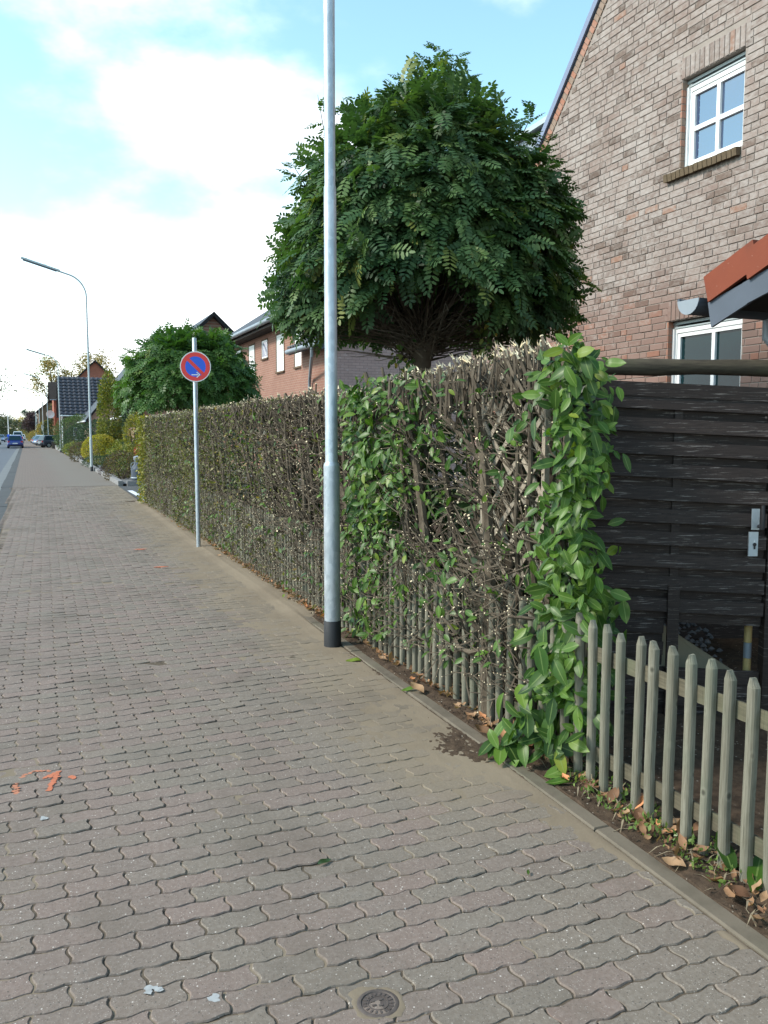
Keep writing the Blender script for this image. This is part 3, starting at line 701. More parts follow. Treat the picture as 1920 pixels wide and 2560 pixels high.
def blob(mb, c, r, n=14, jag=0.35, sx=1.0, sy=1.0, rot=0.0, z=0.0025):
    pts = []
    for k in range(n):
        a = 2 * math.pi * k / n; q = r * (1 + R.uniform(-jag, jag)); x, y = q * math.cos(a) * sx, q * math.sin(a) * sy
        pts.append((c[0] + x * math.cos(rot) - y * math.sin(rot), c[1] + x * math.sin(rot) + y * math.cos(rot), z))
    mb.add(pts, [list(range(n))])
def paint_marks():
    mb = MB()
    for k in range(30):
        f = k / 29; ang = rad(205 - 150 * f); x, y = -.012 + .075 * math.cos(ang), 4.05 + .125 * math.sin(ang)
        mb.cur = 1; blob(mb, (x + R.gauss(0, .003), y + R.gauss(0, .003)), .009 * (1 - .3 * f), 9, .5, 1, .8, 0, .0024 + .00004 * k)
    mb.cur = 0
    for a, b, w in (((.012, 4.10), (.060, 4.135), .010), ((.060, 4.135), (.040, 4.06), .011), ((.048, 4.085), (.022, 3.985), .012), ((.020, 4.105), (.052, 4.09), .008), ((.098, 4.075), (.108, 4.055), .010)):
        for k in range(7): f = k / 6; blob(mb, (a[0] + (b[0] - a[0]) * f + R.gauss(0, .002), a[1] + (b[1] - a[1]) * f + R.gauss(0, .002)), w * R.uniform(.7, 1.1), 10, .45, 1, .9, R.uniform(0, 3), .0030 + .0001 * k + R.random() * .0002)
    mb.v = [((x + .02) * 1.3 - .02, (y - 4.07) * 1.3 + 4.07, z) for x, y, z in mb.v]
    o = mb.build('paint_mark', [MAT['orange'], MAT['orange2']]); o['kind'] = 'stuff'
    tag(o, 'squiggle of orange spray paint on the pavers at left', 'paint mark', 'orange spray marks on the pavement')
    for (x, y, s, lb) in [(1.41, 11.99, .05, 'small faded orange spray dash in front of the sign post'), (1.43, 10.29, .045, 'short orange spray dash on the pavers nearer than the faded one')]:
        mb = MB(); blob(mb, (x, y), s, 16, .35, 1.9, .8, .05, 0.005)
        tag(mb.build('paint_mark', MAT['orange']), lb, 'paint mark', 'orange spray marks on the pavement')
    for (x, y, s, lb) in [(0.0, 3.66, .017, 'crumpled pale grey scrap on the pavers below the orange squiggle'), (.27, 2.37, .022, 'pale splash of dried plaster on the paver at the front left'), (.43, 2.26, .020, 'bluish white splash of dried plaster nearest the camera')]:
        mb = MB()
        for _ in range(7): blob(mb, (x + R.gauss(0, s * .55), y + R.gauss(0, s * .45)), s * .55, 9, .45, 1, .8, R.uniform(0, 3), .0040 + R.random() * .001)
        tag(mb.build('plaster_splash' if y < 3 else 'paper_scrap', MAT['pale']), lb, 'splash' if y < 3 else 'scrap')

ground(); pavement(); kerb_and_soil(); valve_cover(); paint_marks()

# ================================================================== NEAR BRICK HOUSE (gable wall parallel to the street)
HX = 7.45
def house_near():
    t = thing('brick_house', 'tall pale clinker brick house with steep gable on the right', 'house', (HX, 9, 0))
    A = math.atan(1.07); ca, sa = math.cos(A), math.sin(A)
    zv = lambda y: 7.56 - 1.07 * (y - 10.08)            # outer edge of the verge board, left slope
    PKY = 6.4; PKZ = zv(PKY)
    zline = lambda y, d: (zv(y) if y >= PKY else PKZ - 1.07 * (PKY - y)) - d / ca    # a line d below the verge
    EV = 13.4; EV2 = 2 * PKY - EV
    # mortar core, in strips round the two openings
    W1 = (7.37, 8.34, 4.80, 5.86); W2 = (7.27, 8.46, 1.75, 3.00)
    mb = MB(); xm = HX + 0.0095; d = 0.14
    def strip(y0, y1, z0, z1f, n=1):
        mb.prism([(xm, y0, z0), (xm, y1, z0), (xm, y1, z1f(y1)), (xm, y0, z1f(y0))], (0.30, 0, 0))
    top = lambda y: zline(y, 0.13)
    strip(8.46, EV, -.1, top)
    strip(PKY, 7.27, -.1, top); strip(EV2, PKY, -.1, top)
    strip(7.27, 7.37, 3.0, top); strip(8.34, 8.46, 3.0, top)
    for z0, z1 in ((-.1, 1.75), (3.0, 4.80)): strip(7.37, 8.34, z0, lambda y, z1=z1: z1)
    strip(7.27, 7.37, -.1, lambda y: 1.75); strip(8.34, 8.46, -.1, lambda y: 1.75)
    strip(7.37, 8.34, 5.86, top)
    wall = mb.build('wall', MAT['mortar'], t)
    # reveals of the openings in brick colour: inner faces are bricks too (built below)
    bricks = []                                         # (y0,y1,z0,z1,kind)
    holes = [(7.37, 8.34, 4.80, 5.86 + 0.25), (7.38, 8.50, 4.70, 4.80), (7.27, 8.46, 1.75, 3.25)]
    rr = random.Random(5)
    for k in range(3, 135):
        z0 = k * 0.0833 + 0.0055; z1 = z0 + 0.0728
        y = EV2 + rr.uniform(-.2, 0)
        while y < EV:
            l = 0.24 if rr.random() < 0.7 else 0.115
            a, b = y, y + l; y = b + 0.0105
            # clip at the verge course
            zt = z1 + 0.01
            lim = 10.08 + (7.56 - (zt + 0.262 / ca)) / 1.07
            limL = 2 * PKY - lim
            std = True
            if b > lim: b = lim; std = False
            if a < limL: a = limL; std = False
            if b - a < 0.03: continue
            segs = [(a, b)]
            for (h0, h1, g0, g1) in holes:
                if z1 < g0 + .004 or z0 > g1 - .004: continue
                ns = []
                for (p, q) in segs:
                    if q <= h0 or p >= h1: ns.append((p, q)); continue
                    std = False
                    if p < h0 - .03: ns.append((p, h0 - .008))
                    if q > h1 + .03: ns.append((h1 + .008, q))
                segs = ns
            for p, q in segs:
                if q - p > 0.025: bricks.append((p, q, z0, z1, l if std else 0))
    # soldier courses over the windows
    for (h0, h1, z0) in ((7.30, 8.42, 5.865), (7.19, 8.54, 3.005)):
        y = h0
        while y < h1: bricks.append((y, y + 0.066, z0, z0 + 0.24, 0)); y += 0.0765
    def geo(w, h, j=0.0):
        i = 0.0035; d = 0.022
        V = [(j, -w / 2 + i, -h / 2 + i), (j, w / 2 - i, -h / 2 + i), (j, w / 2 - i, h / 2 - i), (j, -w / 2 + i, h / 2 - i)]
        V += [(j + .004, s * w / 2, q * h / 2) for s, q in ((-1, -1), (1, -1), (1, 1), (-1, 1))]
        V += [(j + d, s * w / 2, q * h / 2) for s, q in ((-1, -1), (1, -1), (1, 1), (-1, 1))]
        F = [(3, 2, 1, 0)] + [(i, (i + 1) % 4, 4 + (i + 1) % 4, 4 + i) for i in range(4)] + [(4 + i, 4 + (i + 1) % 4, 8 + (i + 1) % 4, 8 + i) for i in range(4)]
        return V, F
    meshes = {}
    for l in (0.24, 0.115):
        m = MB(); m.add(*geo(l, 0.0728)); meshes[l] = m.mesh('brick', MAT['hbrick'])
    vis = [i for i, b in enumerate(bricks) if b[4] and in_view((HX, b[0], b[2]), .99) and b[2] > 1.9]
    vis.sort(key=lambda i: (Vector((HX, bricks[i][0], bricks[i][2])) - CP).length + (0.9 if bricks[i][4] < .2 else 0))
    single = set(vis[:290]); mj = MB()
    for i, (a, b, z0, z1, l) in enumerate(bricks):
        c = (HX + rr.gauss(0, .0016), (a + b) / 2, (z0 + z1) / 2); rz, rx = rr.gauss(0, .006), rr.gauss(0, .004)
        if i in single:
            o = link('brick', meshes[l], t, world=False); o.location = Vector(c) - Vector(t.location); o.rotation_euler = (rx, 0, rz)
        else:
            V, F = geo(b - a, z1 - z0); M3 = Euler((rx, 0, rz)).to_matrix(); mj.rv = 0.001 + .998 * rr.random()
            mj.add([M3 @ Vector(v) + Vector(c) for v in V], F)
    mj.build('brick', MAT['hbrick'], t, kind='stuff')
    # verge course: headers laid square to the slope
    for sgn in (1, -1):
        L = (EV - PKY) / ca; s = 0.04
        while s < L - 0.04:
            y = PKY + sgn * s * ca; z = PKZ - s * sa
            nrm = Vector((0, -sgn * sa, -ca)); tan = Vector((0, sgn * ca, -sa))
            c = Vector((HX - .004 + rr.gauss(0, .002), y, z)) + nrm * 0.195
            m = MB(); m.rv = .01 + rr.random() * .98
            m.box(c + Vector((.02, 0, 0)), (0.045, 0.117, 0.064), Matrix(((1, 0, 0), tuple(nrm), tuple(tan))).transposed())
            if in_view(c, 1.02): m.build('verge_brick', MAT['vbrick'], t)
            s += 0.0765
    # reveal bricks on the far side of the upper and lower openings (they face the camera)
    for (yy, z0, z1) in ((8.34, 4.80, 5.86), (8.46, 1.75, 3.0)):
        k = math.ceil((z0 - .005) / .0833)
        while k * .0833 + .07 < z1:
            m = MB(); m.rv = .02 + rr.random() * .9
            m.bbox(HX + .004, HX + .115 if k % 2 else HX + .108, yy - .006, yy + .02, k * .0833 + .006, k * .0833 + .077); m.build('reveal_brick', MAT['vbrick'], t); k += 1
    # verge board, roof slabs
    for sgn, nm in ((1, 'verge_board'), (-1, 'verge_board')):
        Lh = (EV - PKY) / ca + .3
        a = Vector((HX - .035, PKY, PKZ)); b = a + Vector((0, sgn * ca, -sa)) * Lh; nrm = Vector((0, -sgn * sa, -ca))
        m = MB(); m.prism([a, b, b + nrm * .095, a + nrm * .095], (.03, 0, 0)); m.build('verge_board', MAT['verge'], t)
        m = MB(); m.prism([a + nrm * .015, b + nrm * .015, b + nrm * .125, a + nrm * .125], (10, 0, 0))
        for v in range(len(m.v)): m.v[v] = (m.v[v][0] + .034, m.v[v][1], m.v[v][2])
        m.build('roof', MAT['slate'], t)
    # dormer clad in zinc on the left slope
    m = MB(); m.bbox(8.6, 12.5, 10.4, 13.9, 4.0, 6.95); dm = m.build('dormer', MAT['grey'], t)
    m = MB(); m.prism([(8.5, 10.2, 7.06), (8.5, 14.0, 6.98), (8.5, 14.0, 7.07), (8.5, 10.2, 7.16)], (4.2, 0, 0)); m.build('dormer_roof', MAT['lampgrey'], dm)
    for y in (11.0, 11.7, 12.4, 13.1, 13.6):
        m = MB(); m.bbox(8.575, 8.598, y - .012, y + .012, 4.2, 6.94); m.build('standing_seam', MAT['grey'], dm)
    def window(y0, y1, z0, z1, mully, trans, glass, shutter=True):
        xf = HX + .10; w = MB()
        fo = .055
        for q in ((y0, y0 + fo, z0, z1), (y1 - fo, y1, z0, z1), (y0 + fo, y1 - fo, z0, z0 + fo), (y0 + fo, y1 - fo, z1 - fo - (.09 if shutter else 0), z1 - (.09 if shutter else 0))):
            w.bbox(xf, xf + .07, *q)
        win = w.build('window', MAT['white'], t)
        yy = [y0 + fo] + list(mully) + [y1 - fo]; zz = [z0 + fo] + list(trans) + [z1 - fo - (.09 if shutter else 0)]
        m = MB(); sf = .05; xs = xf + .012
        for q in ((y0 + fo, y0 + fo + sf, zz[0], zz[-1]), (y1 - fo - sf, y1 - fo, zz[0], zz[-1]), (y0 + fo + sf, y1 - fo - sf, zz[0], zz[0] + sf), (y0 + fo + sf, y1 - fo - sf, zz[-1] - sf, zz[-1])): m.bbox(xs, xs + .05, *q)
        m.build('sash', MAT['white'], win)
        for c in mully: m = MB(); m.bbox(xs - .004, xs + .05, c - .026, c + .026, zz[0] + sf, zz[-1] - sf); m.build('mullion', MAT['white'], win)
        for c in trans:
            for a, b in zip(yy[:-1], yy[1:]):
                m = MB(); m.bbox(xs - .0015, xs + .05, a + (sf if a == yy[0] else .026), b - (sf if b == yy[-1] else .026), c - .026, c + .026); m.build('glazing_bar', MAT['white'], win)
        for a, b in zip(yy[:-1], yy[1:]):
            for c, d_ in zip(zz[:-1], zz[1:]):
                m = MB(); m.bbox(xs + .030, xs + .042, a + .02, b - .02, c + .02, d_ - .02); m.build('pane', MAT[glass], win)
        if shutter:
            m = MB(); m.bbox(xf - .02, xf + .02, y0 + .004, y1 - .004, z1 - .045, z1 - .012); m.bbox(xf - .012, xf + .02, y0 + .004, y1 - .004, z1 - .088, z1 - .070); m.build('shutter_box', MAT['lampgrey'], win)
            for yq in (y0 + .004, y1 - .034):
                m = MB(); m.bbox(xf - .03, xf - .002, yq, yq + .030, z0, z1 - .09); m.build('guide_rail', MAT['white'], win)
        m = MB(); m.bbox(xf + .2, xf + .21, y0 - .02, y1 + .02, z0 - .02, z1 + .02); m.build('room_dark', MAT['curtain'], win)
        return win
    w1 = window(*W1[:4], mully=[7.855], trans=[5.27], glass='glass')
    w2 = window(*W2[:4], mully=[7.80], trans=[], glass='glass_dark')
    y = 7.385
    while y < 8.49:                                       # rowlock sill
        m = MB(); m.rv = .01 + rr.random(); m.box((HX + .03, y + .033, 4.752 + rr.uniform(-.003, .003)), (.19, .064, .088), Matrix.Rotation(rad(-7), 3, 'Y')); m.build('sill_brick', MAT['sill'], w1); y += .0735
house_near()

# ================================================================== CARPORT ROOF, GATE, LOG RAIL
def carport():
    t = thing('carport', 'low carport with red verge tiles and slate grey fascia beside the gate', 'carport', (4.1, 3.5, 0))
    X0 = 4.1; p = math.atan(.275); c, s = math.cos(p), math.sin(p)
    E = Vector((X0, 4.30, 2.60)); up = Vector((0, -c, s)); nrm = Vector((0, s, c))
    # roof deck, dark below
    m = MB(); a = E + Vector((.04, -.04, -.10)); b = a + up * 2.6
    m.prism([a, b, b - nrm * .10, a - nrm * .10], (3.2, 0, 0)); m.build('roof_deck', MAT['dark'], t)
    # slate fascia on the verge in four lapped pieces
    for k in range(5):
        a = E + Vector((-.012 - .004 * (k % 2), 0, 0)) + up * (k * .30 - .02) - nrm * .155; b = a + up * .315
        m = MB(); m.prism([a, b, b - nrm * (.135), a - nrm * .135 + (Vector((0, 0, -.03)) if k == 0 else Vector())], (.02, 0, 0)); m.build('fascia_slate', MAT['fascia'], t)
    # verge tiles with a turned-down edge, each lapping the one below
    for k in range(6):
        a = E + up * (k * .335) + nrm * (.012 * 1) + Vector((-.006 * (k % 2), 0, 0)); b = a + up * .42 + nrm * .045
        m = MB(); hgt = .172
        m.prism([a, b, b - nrm * hgt, a - nrm * hgt], (-.032, 0, 0))
        m.prism([a + Vector((.0005, 0, 0)), b + Vector((.0005, 0, 0)), b - nrm * .022 + Vector((.0005, 0, 0)), a - nrm * .022 + Vector((.0005, 0, 0))], (.22, 0, 0))
        m.build('verge_tile', MAT['terra'], t)
        for q in range(8):
            aa = a + Vector((.235 + q * .25, 0, 0)); bb = b + Vector((.235 + q * .25, 0, 0)); m = MB()
            for w in range(4):
                x0 = w * .061; zz = [.0, .018, .022, .010, .0][w:w + 2]
                m.prism([aa + Vector((x0, 0, 0)) + nrm * (zz[0] - .02), bb + Vector((x0, 0, 0)) + nrm * (zz[0] - .02), bb + Vector((x0, 0, 0)) + nrm * zz[0], aa + Vector((x0, 0, 0)) + nrm * zz[0]], (.0605, 0, 0))
            m.build('roof_tile', MAT['terra'], t)
    # half round gutter along the eave
    gc = Vector((X0 - .03, 4.43, 2.485)); r = .098; m = MB()
    prof = [(gc.y + r * math.cos(a), gc.z + r * math.sin(a)) for a in np.linspace(math.pi, 2 * math.pi, 13)]
    for (y0, z0), (y1, z1) in zip(prof[:-1], prof[1:]): m.prism([(gc.x, y0, z0), (gc.x, y1, z1), (gc.x, y1 * .985 + gc.y * .015, z1 * .985 + gc.z * .015), (gc.x, y0 * .985 + gc.y * .015, z0 * .985 + gc.z * .015)], (3.1, 0, 0))
    m.tube([(gc.x, gc.y + r, gc.z + .008), (gc.x + 3.1, gc.y + r, gc.z + .008)], .011, 8)
    gt = m.build('gutter', MAT['fascia'], t, True)
    m = MB(); m.prism([(gc.x - .004, y, z) for y, z in prof], (-.004, 0, 0)); m.build('gutter_end', MAT['grey'], gt)
    # downpipe bending back to the post
    m = MB(); m.tube([(4.78, 4.42, 2.40), (4.78, 4.42, 2.27), (4.80, 4.36, 2.19), (5.02, 4.02, 1.86), (5.06, 3.96, 1.76), (5.06, 3.96, .1)], .042, 14); m.build('downpipe', MAT['grey'], t, True)
    for x, y in ((5.0, 3.7), (7.0, 3.9), (7.0, 1.9), (5.2, 1.9)):
        m = MB(); m.bbox(x - .05, x + .05, y - .05, y + .05, 0, 2.45 + (4.2 - y) * .27 - .1); m.build('post', MAT['slat'], t)
carport()

GA, GB = Vector((2.70, 3.86, 0)), Vector((3.745, 3.40, 0))
def gate():
    d = (GB - GA).normalized(); L = (GB - GA).length; nf = Vector((d.y, -d.x, 0))     # nf points to the camera
    t = thing('wooden_gate', 'tall dark stained gate of overlapping horizontal slats, paint flaking', 'gate', tuple((GA + GB) / 2))
    P = lambda u, w, z: GA + d * u + nf * w + Vector((0, 0, z - 0.055 * (u / L)))     # the leaf sags to the right
    def board(name, u0, u1, z, h, w0, th=.012, tilt=0.0, label=None, sag=True):
        m = MB(); m.rv = .01 + R.random() * .98
        a, b = P(u0, w0, z), P(u1, w0, z)
        dd = (b - a).normalized(); up = nf.cross(dd); up = (up if up.z > 0 else -up)
        up = (up + nf * tilt).normalized(); th_v = up.cross(dd).normalized()
        M3 = Matrix((dd, th_v, up)).transposed(); m.box((a + b) / 2, ((b - a).length, th, h), M3)
        return m.build(name, MAT['slat'], t)
    ub = 0.60                                             # centre batten
    board('slat', 0, L, 1.862, .075, .026, .02)
    z = 1.795; k = 0
    while z > .60:
        h = .074
        front = k % 2 == 0
        board('slat', 0, L - .03, z, h, .028 if front else .002, .010, -.12 if front else .10)
        z -= .0615; k += 1
    while z > .33:                                        # below the hole only the left half is boarded
        board('slat', 0, ub - .03, z, .074, .022 if k % 2 == 0 else .004, .010, -.05); z -= .0615; k += 1
    # centre batten behind every second slat, and a longer board at the foot
    m = MB(); a, b = P(ub + .02, .014, 1.80), P(ub + .02, .014, .6); m.beam(a, b, .045, .010, nf); m.build('batten', MAT['slat'], t)
    m = MB(); a, b = P(ub + .015, .036, .80), P(ub + .015, .036, .06); m.beam(a, b, .062, .018, nf); m.build('foot_batten', MAT['slat'], t)
    for z in (.29, .215, .14, .075):
        board('low_plank', 0, L - .03, z, .085, .002, .016)
    for u in (L + .015,):
        m = MB(); m.beam(P(u, .0, 1.90), P(u, .0, -.02), .07, .07, nf); m.build('gate_post', MAT['slat'], t)
    m = MB(); m.beam(P(.01, .0, 1.90), P(.01, .0, -.02), .07, .06, nf); m.build('gate_post', MAT['slat'], t)
    # lock plate and handle
    uh = L - .105
    m = MB(); m.beam(P(uh + .01, .036, 1.245), P(uh + .01, .036, 1.13), .042, .006, nf); m.build('handle_plate', MAT['galv'], t)
    m = MB(); m.beam(P(uh, .040, 1.118), P(uh, .040, .985), .050, .012, nf); lp = m.build('lock_plate', MAT['galv'], t)
    m = MB(); c = P(uh + .006, .0475, 1.050); m.tube([c, c + nf * .003], .010, 12); m.beam(c + Vector((0, 0, -.003)) + nf * .0015, c + Vector((0, 0, -.026)) + nf * .0015, .009, .003, nf); m.build('keyhole', MAT['black'], lp)
    m = MB(); c = P(uh + .028, .04, 1.150); m.tube([c, c + nf * .045], .010, 10); m.tube([c + nf * .045 + Vector((0, 0, -.012)), c + nf * .048 + Vector((0, 0, .05)), c + nf * .045 + Vector((0, 0, .118))], [.012, .013, .010], 10); m.build('handle', MAT['black'], t, True)
    # nails
    for z in (1.862, 1.74, 1.3):
        m = MB(); c = P(L - .06, .034, z); m.tube([c, c + nf * .003], .006, 8); m.build('nail', MAT['iron'], t)
gate()

def behind_gate():
    # log rail on two posts
    t = thing('log_rail', 'old round log rail crossing above the dark gate', 'log beam', (3.6, 4.3, 0))
    a, b = Vector((2.92, 4.60, 2.022)), Vector((5.15, 3.63, 2.012))
    m = MB(); pts = [a.lerp(b, k / 9) + Vector((0, 0, R.gauss(0, .003))) for k in range(10)]
    m.tube(pts, [.052 + R.gauss(0, .0025) for _ in pts], 14); m.build('log', MAT['log'], t, True)
    for q in (a, b):
        m = MB(); c = q + (b - a).normalized() * (.06 if q == a else -.06); m.tube([(c.x, c.y, 0), (c.x, c.y, c.z - .05)], .05, 12); m.build('post', MAT['log'], t, True)
    # added boards and unseen roof that keep light out of the gate opening
    t = thing('gate_shade_boards', 'added black boards with hidden roof darkening the gate opening', 'light blocker', (4.3, 5.0, 0))
    a, b = Vector((3.2, 5.45, 0)), Vector((5.9, 4.45, 0)); d = (b - a).normalized()
    def boards(a, b, n=11):
        for k in range(n):
            m = MB(); m.beam(a + Vector((0, 0, .08 + k * .15)), b + Vector((0, 0, .08 + k * .15)), .02, .145); m.build('board', MAT['slat'], t)
    boards(a, b); boards(Vector((2.95, 4.62, 0)), a + Vector((-.02, -.02, 0)))
    for k in range(7):
        o = Vector((0, .19, 0)) * k + Vector((.07, 0, 0)) * k
        m = MB(); m.beam(Vector((2.84, 4.12, 1.72)) + o, Vector((5.1, 3.12, 1.72)) + o, .185, .02); m.build('shade_roof_board', MAT['slat'], t)
    t = thing('gravel_sack', 'beige fleece sheet sloping up behind the gate opening', 'sheet', (3.35, 4.0, 0))
    m = MB(); m.prism([(3.22, 3.92, .03), (3.95, 3.62, .03), (3.95, 3.70, .12), (3.50, 3.98, .46), (3.26, 4.08, .55)], (.02, .03, 0)); m.build('sheet', MAT['beige'], t)
    m = MB()
    for k in range(230):
        u, v = R.random(), R.random()
        p = Vector((3.36, 4.18, .50)).lerp(Vector((4.05, 3.86, .16)), u) + Vector((.30, .62, .10)) * v + Vector((0, 0, -.10 * (1 - v)))
        r = R.uniform(.014, .028); o = len(m.v); vs = [p + Vector((math.cos(q) * r * R.uniform(.8, 1.2), math.sin(q) * r * R.uniform(.6, 1), 0)) for q in np.linspace(0, 5.2, 6)] + [p + Vector((0, 0, r * .75)), p - Vector((0, 0, r * .7))]
        m.rv = .01 + R.random(); m.add(vs, [(i, (i + 1) % 6, 6) for i in range(6)] + [((i + 1) % 6, i, 7) for i in range(6)])
    o = m.build('gravel_heap', MAT['stone'], None, True); tag(o, 'heap of grey pebbles seen through the gate opening', 'gravel', kind='stuff')
    m = MB(); m.prism([(3.36, 4.22, 0), (4.1, 3.86, 0), (4.4, 4.5, 0), (3.66, 4.84, 0)], (0, 0, .05)); o = m.build('gravel_base', MAT['gsoil']); o['kind'] = 'structure'
    t = thing('bamboo_cane', 'yellow bamboo cane standing behind the lower gate corner', 'cane', (3.73, 3.50, 0))
    for z0, z1, mt in ((.0, .33, 'bamboo'), (.332, .42, 'grey'), (.422, .70, 'bamboo')):
        m = MB(); m.tube([(3.735, 3.51, z0), (3.735, 3.51, z1)], .022, 12); m.build('cane' if mt == 'bamboo' else 'sleeve', MAT[mt], t, True)
behind_gate()

# ================================================================== PICKET FENCE
def fence():
    t = thing('picket_fence', 'low weathered grey picket fence with pointed half round pickets', 'fence', (2.31, 3, 0))
    def picket_mesh(seed):
        r = random.Random(seed); m = MB(); w = .0200 + r.uniform(-.0008, .0008); n = 7; h = .765
        prof = [(-w * .25, w)] + [( -w * .25 - w * .95 * math.sin(math.pi * k / (n - 1)), w * math.cos(math.pi * k / (n - 1))) for k in range(1, n - 1)] + [(-w * .25, -w)] if False else [(w * .55, w), (-w * .10, w)] + [(-w * .10 - w * .9 * math.sin(math.pi * k / n), w * math.cos(math.pi * k / n)) for k in range(1, n)] + [(-w * .10, -w), (w * .55, -w)]
        N = len(prof); zs = [0, .25, .5, h - .035]; vs = []
        for i, z in enumerate(zs):
            ox, oy = r.gauss(0, .0012), r.gauss(0, .0014)
            for x, y in prof: vs.append((x * (1 + r.gauss(0, .01)) + ox, y + oy, z))
        for x, y in prof: vs.append((x * .8, y * .22, h - abs(y) / w * .002 + r.uniform(-.002, .002)))
        fs = [(i * N + k, i * N + (k + 1) % N, (i + 1) * N + (k + 1) % N, (i + 1) * N + k) for i in range(len(zs)) for k in range(N)]
        fs += [list(range(N))[::-1], [len(zs) * N + k for k in range(N)]]
        m.add(vs, fs); return m.mesh('picket', MAT['picket'])
    ms = [picket_mesh(k) for k in range(8)]
    y = 2.128 - 14 * .1015; k = 0
    ys = []
    while y < 20.2: ys.append(y); y += .1015
    for y in ys:
        o = link('picket', ms[R.randrange(8)], t, world=False)
        o.location = Vector((fx(y) + R.gauss(0, .003) - .0, y + R.gauss(0, .004), .004 + R.gauss(0, .007))) - Vector(t.location)
        o.rotation_euler = (R.gauss(0, .007), R.gauss(0, .006), R.gauss(0, .05))
    for z in (.615, .155):
        y = .6
        while y < 20.2:
            l = 2.5; m = MB(); w = .034; n = 6
            a = Vector((fx(y) + .014, y + .01, z)); b = Vector((fx(y + l) + .014, min(20.25, y + l) - .01, z))
            prof = [(0, -w)] + [(w * math.sin(math.pi * k / n) * 1.05, -w * math.cos(math.pi * k / n)) for k in range(1, n)] + [(0, w)]
            m.add([(a.x + px, a.y, z + pz) for px, pz in prof] + [(b.x + px, b.y, z + pz) for px, pz in prof], [(i, (i + 1) % 7, 7 + (i + 1) % 7, 7 + i) for i in range(7)] + [list(range(7))[::-1], list(range(7, 14))])
            m.build('rail', MAT['rail'], t); y += l
    y = 1.62
    while y < 20.3:
        m = MB(); m.tube([(fx(y) + .092, y, -.1), (fx(y) + .092, y, .70)], .04, 12); m.build('fence_post', MAT['rail'], t, True); y += 2.5
fence()

